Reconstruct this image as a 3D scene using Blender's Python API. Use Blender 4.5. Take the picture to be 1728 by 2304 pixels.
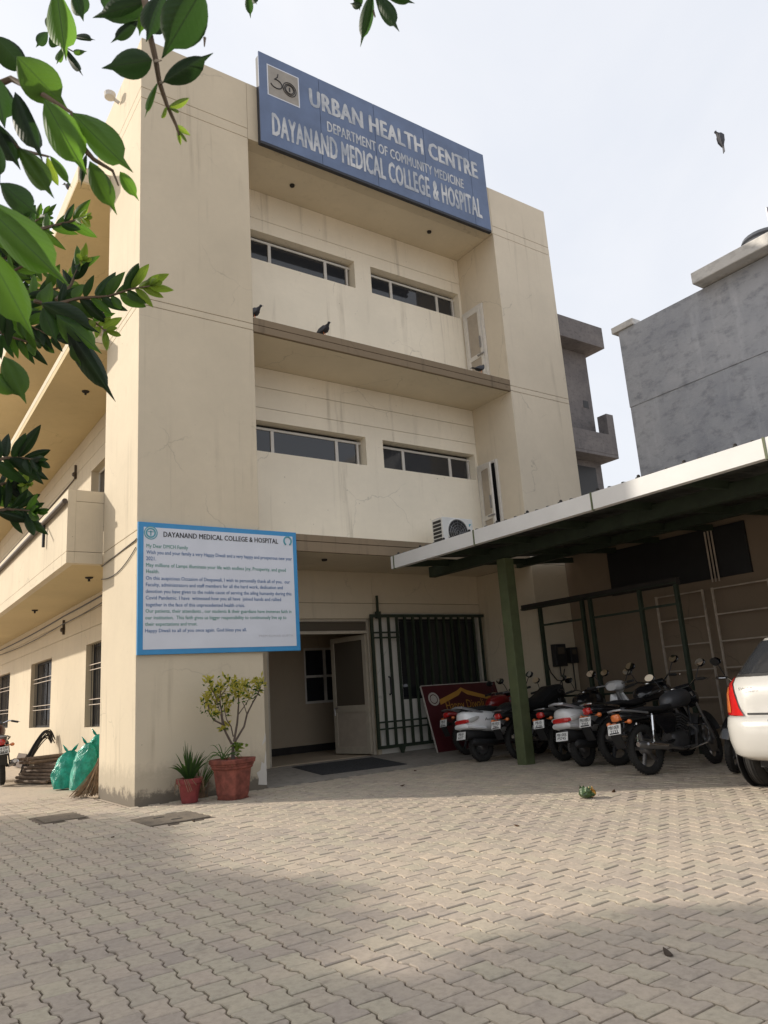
import bpy, bmesh, math, random
from mathutils import Vector, Matrix, Euler
rnd = random.Random(7)
for o in list(bpy.data.objects): bpy.data.objects.remove(o)
SC = bpy.context.scene; COL = SC.collection
PI = math.pi

# ---------------------------------------------------------------- camera
FPX, CAM = 1688.757, Vector((-3.0727, -10.2101, 1.1935))
YAW, PITCH, ROLL = -0.61929025, 0.2354921, 0.06966131
RM = Matrix.Rotation(YAW, 3, 'Z') @ Matrix.Rotation(PITCH, 3, 'X') @ Matrix.Rotation(ROLL, 3, 'Y')
RIGHT, FWD, UP = RM.col[0].copy(), RM.col[1].copy(), RM.col[2].copy()
cd = bpy.data.cameras.new('camera'); cam = bpy.data.objects.new('camera', cd); COL.objects.link(cam)
cd.sensor_fit = 'HORIZONTAL'; cd.sensor_width = 36; cd.lens = FPX / 1728 * 36
cd.clip_start = 0.03; cd.clip_end = 3000
mw = Matrix.Identity(4)
for i in range(3):
    mw[i][0] = RIGHT[i]; mw[i][1] = UP[i]; mw[i][2] = -FWD[i]; mw[i][3] = CAM[i]
cam.matrix_world = mw
cd.dof.use_dof = True; cd.dof.focus_distance = 11.0; cd.dof.aperture_fstop = 30
SC.camera = cam
SC.render.resolution_x = 768; SC.render.resolution_y = 1024

# ---------------------------------------------------------------- sky, sun, exposure
SUNV = Vector((-0.542, 0.651, 0.445)).normalized()
EL = math.asin(SUNV.z); AZ = math.atan2(SUNV.x, SUNV.y)
W = bpy.data.worlds.new('World'); SC.world = W; W.use_nodes = True
wn = W.node_tree.nodes; wl = W.node_tree.links
sky = wn.new('ShaderNodeTexSky'); sky.sky_type = 'NISHITA'; sky.sun_disc = False
sky.sun_elevation = EL; sky.sun_rotation = AZ; sky.altitude = 200
sky.air_density = 1.0; sky.dust_density = 6.0; sky.ozone_density = 1.0
bg = wn['Background']; bg.inputs['Strength'].default_value = 0.10
hz = wn.new('ShaderNodeMix'); hz.data_type = 'RGBA'; hz.inputs[0].default_value = 0.78   # even milky haze veiling the whole sky
hz.inputs[7].default_value = (6.9, 6.95, 7.3, 1)
cn = wn.new('ShaderNodeTexNoise'); cn.inputs['Scale'].default_value = 2.2; cn.inputs['Detail'].default_value = 5; cn.inputs['Roughness'].default_value = .55; cn.inputs['Distortion'].default_value = .6
cr = wn.new('ShaderNodeValToRGB'); wl.new(cn.outputs['Fac'], cr.inputs['Fac'])        # faint high cloud all over the sky
cr.color_ramp.elements[0].position = .32; cr.color_ramp.elements[0].color = (.635, .655, .70, 1); cr.color_ramp.elements[1].position = .68; cr.color_ramp.elements[1].color = (.715, .72, .74, 1)
cm = wn.new('ShaderNodeVectorMath'); cm.operation = 'SCALE'; cm.inputs['Scale'].default_value = 10; wl.new(cr.outputs['Color'], cm.inputs[0]); wl.new(cm.outputs['Vector'], hz.inputs[7])
wl.new(sky.outputs['Color'], hz.inputs[6]); wl.new(hz.outputs[2], bg.inputs['Color'])
sd = bpy.data.lights.new('sun', 'SUN'); sun = bpy.data.objects.new('sun', sd); COL.objects.link(sun)
sd.energy = 2.75; sd.angle = math.radians(1.2); sd.color = (1.0, 0.91, 0.78)
sun.rotation_euler = SUNV.to_track_quat('Z', 'Y').to_euler(); sun.location = SUNV * 60
SC.view_settings.view_transform = 'Standard'; SC.view_settings.look = 'None'
SC.view_settings.exposure = 0.64; SC.view_settings.gamma = 1.0

# ---------------------------------------------------------------- pixel (photo 1728x2304) -> point
def ray(px, py):
    return (RIGHT * ((px - 864) / FPX) + FWD - UP * ((py - 1152) / FPX))
def on(px, py, ax, val):
    d = ray(px, py); return CAM + d * ((val - CAM[ax]) / d[ax])
def gp(px, py, z=0.0): return on(px, py, 2, z)
def at(px, py, depth): return CAM + ray(px, py) * depth

# ---------------------------------------------------------------- mesh builder
class MB:
    def __init__(s): s.v = []; s.f = []
    def add(s, vs, fs):
        o = len(s.v); s.v += [tuple(p) for p in vs]; s.f += [tuple(i + o for i in f) for f in fs]; return s
    def box(s, x0, x1, y0, y1, z0, z1):
        return s.add([(x0,y0,z0),(x1,y0,z0),(x1,y1,z0),(x0,y1,z0),(x0,y0,z1),(x1,y0,z1),(x1,y1,z1),(x0,y1,z1)],
              [(0,3,2,1),(4,5,6,7),(0,1,5,4),(1,2,6,5),(2,3,7,6),(3,0,4,7)])
    def obox(s, c, ax, ay, az, hx, hy, hz):
        c = Vector(c); vs = []
        for sz in (-1, 1):
            for sx, sy in ((-1,-1),(1,-1),(1,1),(-1,1)): vs.append(c + ax*hx*sx + ay*hy*sy + az*hz*sz)
        return s.add(vs, [(0,3,2,1),(4,5,6,7),(0,1,5,4),(1,2,6,5),(2,3,7,6),(3,0,4,7)])
    def bar(s, a, b, w, h=None, up=Vector((0,0,1))):
        a = Vector(a); b = Vector(b); d = (b - a); L = d.length; d.normalize()
        if abs(d.dot(up)) > .95: up = Vector((1,0,0))
        y = up.cross(d).normalized(); z = d.cross(y)
        return s.obox((a+b)/2, d, y, z, L/2, w/2, (h or w)/2)
    def tube(s, pts, r, n=8, cap=True):
        pts = [Vector(p) for p in pts]; m = len(pts)
        rs = r if isinstance(r, (list, tuple)) else [r]*m
        ref = None; rings = []; o = len(s.v)
        for i, p in enumerate(pts):
            t = (pts[min(i+1,m-1)] - pts[max(i-1,0)]).normalized()
            if ref is None: ref = Vector((0,0,1)) if abs(t.z) < .9 else Vector((1,0,0))
            y = ref.cross(t)
            if y.length < 1e-4: y = Vector((0,1,0)).cross(t)
            y.normalize(); z = t.cross(y).normalized(); ref = z
            for k in range(n):
                a = 2*PI*k/n; s.v.append(tuple(p + (y*math.cos(a) + z*math.sin(a))*rs[i]))
        for i in range(m-1):
            for k in range(n):
                k2 = (k+1) % n
                s.f.append((o+i*n+k, o+i*n+k2, o+(i+1)*n+k2, o+(i+1)*n+k))
        if cap:
            s.f.append(tuple(o+k for k in range(n))[::-1]); s.f.append(tuple(o+(m-1)*n+k for k in range(n)))
        return s
    def lathe(s, prof, n=16, c=(0,0,0), axis='z', a0=0):
        o = len(s.v); m = len(prof)
        for r, h in prof:
            for k in range(n):
                a = a0 + 2*PI*k/n; u, w = r*math.cos(a), r*math.sin(a)
                q = {'z': (u,w,h), 'x': (h,u,w), 'y': (w,h,u)}[axis]
                s.v.append((c[0]+q[0], c[1]+q[1], c[2]+q[2]))
        for i in range(m-1):
            for k in range(n):
                k2 = (k+1) % n; s.f.append((o+i*n+k, o+i*n+k2, o+(i+1)*n+k2, o+(i+1)*n+k))
        s.f.append(tuple(o+k for k in range(n))[::-1]); s.f.append(tuple(o+(m-1)*n+k for k in range(n)))
        return s
    def torus(s, c, R, r, axis='y', n=28, m=10, sq=1.0):
        o = len(s.v)
        for i in range(n):
            a = 2*PI*i/n
            for k in range(m):
                b = 2*PI*k/m; q = R + r*math.cos(b); h = r*sq*math.sin(b)
                p = {'y': (q*math.cos(a), h, q*math.sin(a)), 'z': (q*math.cos(a), q*math.sin(a), h), 'x': (h, q*math.cos(a), q*math.sin(a))}[axis]
                s.v.append((c[0]+p[0], c[1]+p[1], c[2]+p[2]))
        for i in range(n):
            i2 = (i+1) % n
            for k in range(m):
                k2 = (k+1) % m; s.f.append((o+i*m+k, o+i2*m+k, o+i2*m+k2, o+i*m+k2))
        return s
    def loft(s, secs, n=14, ex=2.4):
        # secs: (x, yc, zc, ry, rz) superelliptic rings across the x axis
        o = len(s.v); m = len(secs)
        for (x, yc, zc, ry, rz) in secs:
            for k in range(n):
                a = 2*PI*k/n; c_, s_ = math.cos(a), math.sin(a)
                s.v.append((x, yc + ry*math.copysign(abs(c_)**(2/ex), c_), zc + rz*math.copysign(abs(s_)**(2/ex), s_)))
        for i in range(m-1):
            for k in range(n):
                k2 = (k+1) % n; s.f.append((o+i*n+k, o+i*n+k2, o+(i+1)*n+k2, o+(i+1)*n+k))
        s.f.append(tuple(o+k for k in range(n))[::-1]); s.f.append(tuple(o+(m-1)*n+k for k in range(n)))
        return s
    def ball(s, c, rx, ry, rz, n=12, m=8):
        o = len(s.v); c = Vector(c)
        for i in range(1, m):
            t = PI*i/m
            for k in range(n):
                a = 2*PI*k/n; s.v.append((c.x+rx*math.sin(t)*math.cos(a), c.y+ry*math.sin(t)*math.sin(a), c.z+rz*math.cos(t)))
        s.v.append((c.x,c.y,c.z+rz)); s.v.append((c.x,c.y,c.z-rz)); T = o+(m-1)*n
        for i in range(m-2):
            for k in range(n):
                k2=(k+1)%n; s.f.append((o+i*n+k, o+(i+1)*n+k, o+(i+1)*n+k2, o+i*n+k2))
        for k in range(n):
            k2=(k+1)%n; s.f.append((T, o+k, o+k2)); s.f.append((T+1, o+(m-2)*n+k2, o+(m-2)*n+k))
        return s
    def prism(s, poly, ax, a, b):
        n = len(poly); o = len(s.v)
        for h in (a, b):
            for u, w in poly: s.v.append({'x': (h,u,w), 'y': (u,h,w), 'z': (u,w,h)}[ax])
        for k in range(n):
            k2=(k+1)%n; s.f.append((o+k,o+k2,o+n+k2,o+n+k))
        s.f.append(tuple(o+k for k in range(n))[::-1]); s.f.append(tuple(o+n+k for k in range(n)))
        return s
    def xf(s, M):
        s.v = [tuple(M @ Vector(p)) for p in s.v]; return s
    def mesh(s, name, mat, smooth=False, fix=True):
        me = bpy.data.meshes.new(name); me.from_pydata(s.v, [], s.f)
        if fix:
            b = bmesh.new(); b.from_mesh(me); bmesh.ops.recalc_face_normals(b, faces=b.faces); b.to_mesh(me); b.free()
        if mat: me.materials.append(M_[mat] if isinstance(mat, str) else mat)
        if smooth:
            me.polygons.foreach_set('use_smooth', [True]*len(me.polygons))
            try: me.set_sharp_from_angle(angle=math.radians(42))
            except Exception: pass
        return me
    def build(s, name, mat, parent=None, smooth=False, bevel=0, loc=None, fix=True):
        return link(name, s.mesh(name, mat, smooth, fix), parent, bevel, loc)
def link(name, me, parent=None, bevel=0, loc=None):
    o = bpy.data.objects.new(name, me); COL.objects.link(o)
    if parent: o.parent = parent
    if loc is not None: o.location = loc
    if bevel:
        m = o.modifiers.new('bevel', 'BEVEL'); m.width = bevel; m.segments = 2; m.limit_method = 'ANGLE'; m.angle_limit = math.radians(40)
    return o
def tag(o, label=None, cat=None, group=None, kind=None):
    if label: o['label'] = label
    if cat: o['category'] = cat
    if group: o['group'] = group
    if kind: o['kind'] = kind
    return o
def thing(name, label, cat, loc=(0,0,0), rz=0, group=None):
    o = bpy.data.objects.new(name, None); COL.objects.link(o); o.location = loc; o.rotation_euler = (0,0,rz); o.empty_display_size = .1
    return tag(o, label, cat, group)
def text_mesh(body, mat, bold=0.0):
    cu = bpy.data.curves.new('txt', 'FONT'); cu.body = body; cu.size = 1; cu.resolution_u = 2
    if bold: cu.space_character = 1 + bold*.7
    ob = bpy.data.objects.new('txt', cu); COL.objects.link(ob)
    dg = bpy.context.evaluated_depsgraph_get(); me0 = bpy.data.meshes.new_from_object(ob.evaluated_get(dg))
    bpy.data.objects.remove(ob); bpy.data.curves.remove(cu)
    V = [v.co.copy() for v in me0.vertices]; F = [tuple(p.vertices) for p in me0.polygons]; bpy.data.meshes.remove(me0)
    lay = [(0, 0, 0)] + ([(bold, 0, 1), (bold*.5, bold*.3, 2)] if bold else [])     # heavier weight: offset strokes, each a hair in front
    vs, fs = [], []
    for dx, dy, k in lay:
        o = len(vs); vs += [(v.x+dx, v.y+dy, k) for v in V]; fs += [tuple(q+o for q in f) for f in F]
    xs = [v[0] for v in vs]; ys = [v[1] for v in vs]; x0, x1, y0, y1 = min(xs), max(xs), min(ys), max(ys)
    me = bpy.data.meshes.new('lettering'); me.from_pydata([((x-x0)/(x1-x0), (y-y0)/(y1-y0), z) for x, y, z in vs], [], fs); me.materials.append(M_[mat]); return me
def text(name, body, o, u, w, mat, parent, bold=0.0):
    # o: lower-left corner, u: full width vector, w: full height vector
    me = text_mesh(body, mat, bold); o = Vector(o); u = Vector(u); w = Vector(w); nn = u.cross(w).normalized()*.0006
    for v in me.vertices: v.co = o + u*v.co.x + w*v.co.y + nn*v.co.z
    return link(name, me, parent)
# ---------------------------------------------------------------- materials
M_ = {}
def nt(name):
    m = bpy.data.materials.new(name); m.use_nodes = True; M_[name] = m
    n = m.node_tree.nodes; l = m.node_tree.links; return m, n, l, n['Principled BSDF']
def mixc(n, l, fac, a, b, mode='MIX'):
    x = n.new('ShaderNodeMix'); x.data_type = 'RGBA'; x.blend_type = mode
    for sock, val in ((x.inputs[0], fac), (x.inputs[6], a), (x.inputs[7], b)):
        if hasattr(val, 'is_linked') or hasattr(val, 'links'): l.new(val, sock)
        elif isinstance(val, (int, float)): sock.default_value = val
        else: sock.default_value = (*val, 1) if len(val) == 3 else val
    return x.outputs[2]
def noise(n, l, scale, detail=4, rough=.55, vec=None, stretch=None, coord='Object'):
    t = n.new('ShaderNodeTexNoise'); t.inputs['Scale'].default_value = scale; t.inputs['Detail'].default_value = detail; t.inputs['Roughness'].default_value = rough
    tc = n.new('ShaderNodeTexCoord'); v = tc.outputs[coord]
    if stretch:
        mp = n.new('ShaderNodeMapping'); mp.inputs['Scale'].default_value = stretch; l.new(v, mp.inputs['Vector']); v = mp.outputs['Vector']
    l.new(v, t.inputs['Vector']); return t.outputs['Fac']
def ramp(n, l, fac, stops):
    r = n.new('ShaderNodeValToRGB'); e = r.color_ramp.elements
    while len(e) < len(stops): e.new(.5)
    for el, (p, c) in zip(e, stops): el.position = p; el.color = (c, c, c, 1) if isinstance(c, (int, float)) else (*c, 1)
    l.new(fac, r.inputs['Fac']); return r.outputs['Color']
def bump(n, l, b, fac, strength=.2, dist=.01):
    x = n.new('ShaderNodeBump'); x.inputs['Strength'].default_value = strength; x.inputs['Distance'].default_value = dist
    l.new(fac, x.inputs['Height']); l.new(x.outputs['Normal'], b.inputs['Normal'])
def pm(name, col, rough=.6, metal=0, var=.12, scale=6, bmp=0, bscale=60, coat=0, spec=.5):
    m, n, l, b = nt(name)
    b.inputs['Roughness'].default_value = rough; b.inputs['Metallic'].default_value = metal
    b.inputs['Specular IOR Level'].default_value = spec
    if coat: b.inputs['Coat Weight'].default_value = coat; b.inputs['Coat Roughness'].default_value = .06
    if var:
        f = noise(n, l, scale, 5); c = mixc(n, l, ramp(n, l, f, [(.3, 0), (.7, 1)]), [x*(1-var) for x in col], [min(1, x*(1+var)) for x in col])
        l.new(c, b.inputs['Base Color'])
    else: b.inputs['Base Color'].default_value = (*col, 1)
    if bmp: bump(n, l, b, noise(n, l, bscale, 4), bmp, .006)
    return m
def plaster(name, col, dirt=(.2,.16,.11), amount=.5, streak=.5):
    m, n, l, b = nt(name); b.inputs['Roughness'].default_value = .85; b.inputs['Specular IOR Level'].default_value = .25
    f1 = noise(n, l, .55, 6, .6); c = mixc(n, l, ramp(n, l, f1, [(.3, 0), (.72, 1)]), [x*.9 for x in col], [min(1, x*1.06) for x in col])
    f2 = noise(n, l, 9, 6, .65); c = mixc(n, l, ramp(n, l, f2, [(.35, 0), (.75, .22)]), c, [x*.82 for x in col])
    st = noise(n, l, 1.0, 5, .6, stretch=(7, 7, .35)); st2 = noise(n, l, .8, 3)
    mm = n.new('ShaderNodeMath'); mm.operation = 'MULTIPLY'
    l.new(ramp(n, l, st, [(.55, 0), (.78, streak)]), mm.inputs[0]); l.new(ramp(n, l, st2, [(.42, 0), (.62, 1)]), mm.inputs[1])
    c = mixc(n, l, mm.outputs[0], c, dirt)
    sp = noise(n, l, 17, 2, .5); c = mixc(n, l, ramp(n, l, sp, [(.755, 0), (.79, amount)]), c, [x*.6 for x in dirt])
    tc = n.new('ShaderNodeTexCoord'); ds = n.new('ShaderNodeTexNoise'); ds.inputs['Scale'].default_value = 2.2; ds.inputs['Detail'].default_value = 6; l.new(tc.outputs['Object'], ds.inputs['Vector'])
    va = n.new('ShaderNodeVectorMath'); va.operation = 'MULTIPLY_ADD'; l.new(ds.outputs['Color'], va.inputs[0]); va.inputs[1].default_value = (.5, .5, .5); l.new(tc.outputs['Object'], va.inputs[2])
    vo = n.new('ShaderNodeTexVoronoi'); vo.feature = 'DISTANCE_TO_EDGE'; vo.inputs['Scale'].default_value = .55; l.new(va.outputs['Vector'], vo.inputs['Vector'])
    mk = n.new('ShaderNodeMath'); mk.operation = 'MULTIPLY'; l.new(ramp(n, l, vo.outputs['Distance'], [(0, .5), (.005, 0)]), mk.inputs[0]); l.new(ramp(n, l, noise(n, l, .7, 3), [(.5, 0), (.6, 1)]), mk.inputs[1])
    c = mixc(n, l, mk.outputs[0], c, [x*.45 for x in col])          # hairline cracks
    l.new(c, b.inputs['Base Color']); bump(n, l, b, noise(n, l, 90, 3), .12, .004)
    return m
CREAM = (.615, .535, .405)
CREAM_R_LIT = (.68, .60, .475)  # pillar cream lightened for the stronger daylight at the right
plaster('cream', CREAM)
plaster('balcony_cream_lit', (.86, .79, .655)); plaster('cream_r_lit', CREAM_R_LIT); plaster('soffit_side', (.56, .455, .265), streak=.15)  # same cream with daylight painted in; side soffit warmed for bounced light
plaster('soffit', (.70, .615, .47), streak=.15)  # lighter copy: daylight on the front soffits put into the colour
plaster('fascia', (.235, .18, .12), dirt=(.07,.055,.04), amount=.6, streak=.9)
plaster('cream_base', CREAM)
# the foot of the front pillars: splash dirt and peeling patches with an outline of their own
def base_dirt(m):
    n = m.node_tree.nodes; l = m.node_tree.links; b = n['Principled BSDF']; src = b.inputs['Base Color'].links[0].from_socket
    tc = n.new('ShaderNodeTexCoord'); sx = n.new('ShaderNodeSeparateXYZ'); l.new(tc.outputs['Object'], sx.inputs[0])
    f = noise(n, l, 7, 8, .75); a = n.new('ShaderNodeMath'); a.operation = 'MULTIPLY_ADD'; l.new(f, a.inputs[0]); a.inputs[1].default_value = -.62; l.new(sx.outputs['Z'], a.inputs[2])
    c = mixc(n, l, ramp(n, l, a.outputs[0], [(0, .34), (.22, 0)]), src, (.17, .145, .115))
    a2 = n.new('ShaderNodeMath'); a2.operation = 'ADD'; l.new(a.outputs[0], a2.inputs[0]); a2.inputs[1].default_value = .22
    c = mixc(n, l, ramp(n, l, a2.outputs[0], [(0.0, .8), (.10, 0)]), c, (.10, .085, .07))
    l.new(c, b.inputs['Base Color'])
base_dirt(M_['cream_base'])
plaster('peel', (.60, .57, .52), amount=.3, streak=.4)
plaster('white_wall', (.70, .68, .62), amount=.2, streak=.3)
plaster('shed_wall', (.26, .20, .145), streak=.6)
plaster('room', (.44, .36, .265), streak=.1)
def concrete(name, col, dark, sc=1.0, bmp=.3):
    m, n, l, b = nt(name); b.inputs['Roughness'].default_value = .9; b.inputs['Specular IOR Level'].default_value = .2
    f1 = noise(n, l, .45*sc, 8, .68); c = mixc(n, l, ramp(n, l, f1, [(.32, 0), (.66, 1)]), dark, col)
    f2 = noise(n, l, 2.6*sc, 7, .7, stretch=(1, 1, 1.8)); c = mixc(n, l, ramp(n, l, f2, [(.5, 0), (.68, .55)]), c, [x*.55 for x in dark])
    f3 = noise(n, l, 1.3*sc, 4, .6, stretch=(3, 3, .4)); c = mixc(n, l, ramp(n, l, f3, [(.55, 0), (.75, .35)]), c, [min(1, x*1.35) for x in col])
    l.new(c, b.inputs['Base Color']); bump(n, l, b, noise(n, l, 14*sc, 6, .7), bmp, .03); return m
concrete('grey_plaster', (.47, .475, .495), (.28, .295, .33))
concrete('raw_concrete', (.19, .175, .17), (.12, .112, .115), 1.5)
concrete('white_render', (.72, .70, .66), (.55, .53, .50), 1.2)
concrete('ramp_concrete', (.30, .275, .24), (.22, .20, .175), 3, .15)
concrete('cover_concrete', (.20, .165, .125), (.13, .11, .09), 6, .3)
# ground
def ground_mat(name, individual):
    m, n, l, b = nt(name); b.inputs['Roughness'].default_value = .82; b.inputs['Specular IOR Level'].default_value = .3
    A, B_, G = (.54, .45, .345), (.43, .36, .295), (.44, .395, .30)
    geo = n.new('ShaderNodeNewGeometry'); wp = geo.outputs['Position']
    def wnoise(s, d=5, r=.6):
        t = n.new('ShaderNodeTexNoise'); t.inputs['Scale'].default_value = s; t.inputs['Detail'].default_value = d; t.inputs['Roughness'].default_value = r; l.new(wp, t.inputs['Vector']); return t.outputs['Fac']
    c = mixc(n, l, ramp(n, l, wnoise(.35), [(.35, 0), (.65, 1)]), B_, A)
    if individual:
        oi = n.new('ShaderNodeObjectInfo'); at_ = n.new('ShaderNodeAttribute'); at_.attribute_name = 'shade'
        ad = n.new('ShaderNodeMath'); ad.operation = 'ADD'; l.new(oi.outputs['Random'], ad.inputs[0]); l.new(at_.outputs['Fac'], ad.inputs[1])
        fr = n.new('ShaderNodeMath'); fr.operation = 'FRACT'; l.new(ad.outputs[0], fr.inputs[0])
        c = mixc(n, l, ramp(n, l, fr.outputs[0], [(0, 0), (1, .55)]), c, (.30, .262, .235))
        w = n.new('ShaderNodeTexWhiteNoise'); w.noise_dimensions = '1D'; l.new(fr.outputs[0], w.inputs['W'])
        c = mixc(n, l, ramp(n, l, w.outputs['Value'], [(.45, 0), (1, .8)]), c, G)
    c = mixc(n, l, ramp(n, l, wnoise(26, 5, .7), [(.42, 0), (.75, .4)]), c, (.16, .135, .11))
    c = mixc(n, l, ramp(n, l, wnoise(2.4, 6, .7), [(.5, 0), (.72, .45)]), c, (.48, .41, .31))
    c = mixc(n, l, ramp(n, l, wnoise(5.5, 5, .65), [(.57, 0), (.70, .5)]), c, (.17, .145, .12))
    c = mixc(n, l, ramp(n, l, wnoise(1.1, 3, .5), [(.70, 0), (.76, .35)]), c, (.36, .29, .12))
    l.new(c, b.inputs['Base Color'])
    x = n.new('ShaderNodeBump'); x.inputs['Strength'].default_value = .35; x.inputs['Distance'].default_value = .004; l.new(wnoise(120, 4), x.inputs['Height']); l.new(x.outputs['Normal'], b.inputs['Normal'])
ground_mat('paver', True); ground_mat('ground', False)
pm('dirt', (.13, .10, .075), .95, var=.25, scale=8)
# glass, metal, paint
def glass(name, col, rough=.04):
    m, n, l, b = nt(name); b.inputs['Base Color'].default_value = (*col, 1); b.inputs['Roughness'].default_value = rough; b.inputs['Specular IOR Level'].default_value = .6
glass('dark_glass', (.028, .030, .034)); glass('brown_glass', (.10, .085, .065), .15); glass('mirror_face', (.92, .93, .95), .03); M_['mirror_face'].node_tree.nodes['Principled BSDF'].inputs['Metallic'].default_value = 1  # brown glass: the door panes' reflected tone is put into its colour
pm('alu', (.60, .58, .54), .45, 0, .06); pm('white_alu', (.66, .63, .58), .5, 0, .08, 12)
pm('door_beige', (.42, .375, .30), .5, 0, .08, 10)
pm('panel_beige', (.40, .345, .28), .5, 0, .08)
pm('steel_dark', (.03, .03, .032), .5, .4, .2); pm('black', (.012, .012, .013), .55, 0, .2); pm('rubber', (.022, .021, .020), .85, 0, .3, 20, .2)
pm('black_gloss', (.012, .012, .014), .2, 0, 0, coat=.5); pm('seat', (.016, .016, .017), .6, 0, .2, 30, .15, 200)
pm('chrome', (.75, .75, .76), .12, 1, 0); pm('metal', (.32, .32, .33), .38, .9, .15); pm('engine', (.11, .11, .115), .5, .7, .3)
pm('silver', (.35, .36, .38), .35, .6, .05, coat=.4); pm('dusty_grey', (.07, .072, .078), .45, .3, .2, coat=.2)
pm('scooter_white', (.84, .85, .86), .3, 0, .06, coat=.6); pm('scooter_silver', (.62, .62, .62), .35, .1, .08, coat=.5)
pm('bike_red', (.22, .012, .012), .3, 0, .1, coat=.6); pm('maroon', (.05, .008, .011), .35, 0, .1, coat=.4)
pm('car_white', (.52, .51, .485), .25, 0, .02, 3, coat=.8); pm('lamp_red', (.50, .015, .015), .15, 0, .1, coat=1); pm('lamp_orange', (.75, .20, .05), .18, 0, .1, coat=1); pm('lamp_clear', (.55, .55, .53), .15, 0, .05, coat=1)
pm('plate', (.74, .74, .72), .5, 0, .05); pm('ink', (.012, .012, .015), .6, 0, 0); pm('badge', (.22, .21, .20), .4, .3, 0)
pm('green_paint', (.082, .10, .045), .55, 0, .2, 5, .1); pm('green_dark', (.020, .032, .018), .6, 0, .3, 6); pm('fascia_white', (.62, .62, .61), .5, 0, .05, 2)
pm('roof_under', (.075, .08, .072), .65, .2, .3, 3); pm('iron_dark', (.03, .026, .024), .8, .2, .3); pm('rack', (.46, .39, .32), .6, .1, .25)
pm('sign_blue', (.105, .15, .26), .5, 0, .16, 2.2); pm('sign_edge', (.02, .022, .03), .6, 0, .1); pm('emblem_tan', (.30, .275, .24), .6, 0, .12, 8)
pm('notice_blue', (.035, .25, .52), .45, 0, .06); pm('notice_white', (.62, .65, .72), .45, 0, .04, 2); pm('note_green', (.06, .26, .21), .6, 0, 0); pm('note_blue', (.035, .13, .33), .6, 0, 0); pm('note_faint', (.50, .50, .54), .6, 0, 0)
pm('emblem_teal', (.10, .33, .40), .6, 0, 0); pm('litter', (.05, .09, .03), .35, 0, .5, 30, .5)
pm('banner_red', (.065, .008, .012), .5, 0, .15, 3); pm('banner_gold', (.45, .23, .04), .5, 0, .1); pm('banner_pale', (.45, .42, .38), .5, 0, 0)
pm('terracotta', (.20, .06, .042), .85, 0, .42, 11, .3, 40); pm('clay_red', (.20, .035, .035), .75, 0, .22, 14, .2); pm('soil', (.05, .035, .025), .95, 0, .3, 30)
pm('bark', (.10, .075, .06), .9, 0, .3, 12, .4, 30); pm('twig', (.12, .085, .055), .8, 0, .2, 10); pm('straw', (.22, .15, .09), .85, 0, .3, 20); pm('cane', (.17, .12, .085), .8, 0, .35, 14, .2); pm('cable', (.018, .016, .016), .5, 0, .2); pm('cable_brown', (.07, .05, .035), .6, 0, .2)
pm('ac_white', (.66, .66, .64), .45, 0, .05); pm('mat', (.035, .035, .037), .95, 0, .3, 30, .4, 120); pm('tank', (.06, .065, .075), .5, 0, .15)
pm('pigeon', (.055, .058, .07), .7, 0, .3, 25); pm('pigeon_dark', (.02, .02, .026), .7, 0, .2)
def bagm():
    m, n, l, b = nt('green_bag'); b.inputs['Roughness'].default_value = .22
    c = mixc(n, l, ramp(n, l, noise(n, l, 7, 5), [(.35, 0), (.65, 1)]), (.0, .22, .155), (.02, .46, .34)); l.new(c, b.inputs['Base Color']); bump(n, l, b, noise(n, l, 22, 5, .7), .9, .03)
bagm()
def faded():
    m, n, l, b = nt('sign_letter'); b.inputs['Roughness'].default_value = .55
    c = mixc(n, l, ramp(n, l, noise(n, l, 1.6, 4, .6, stretch=(1, 1, 1.6)), [(.40, 0), (.62, 1)]), (.34, .37, .42), (.60, .61, .62)); l.new(c, b.inputs['Base Color'])
faded()
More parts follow.
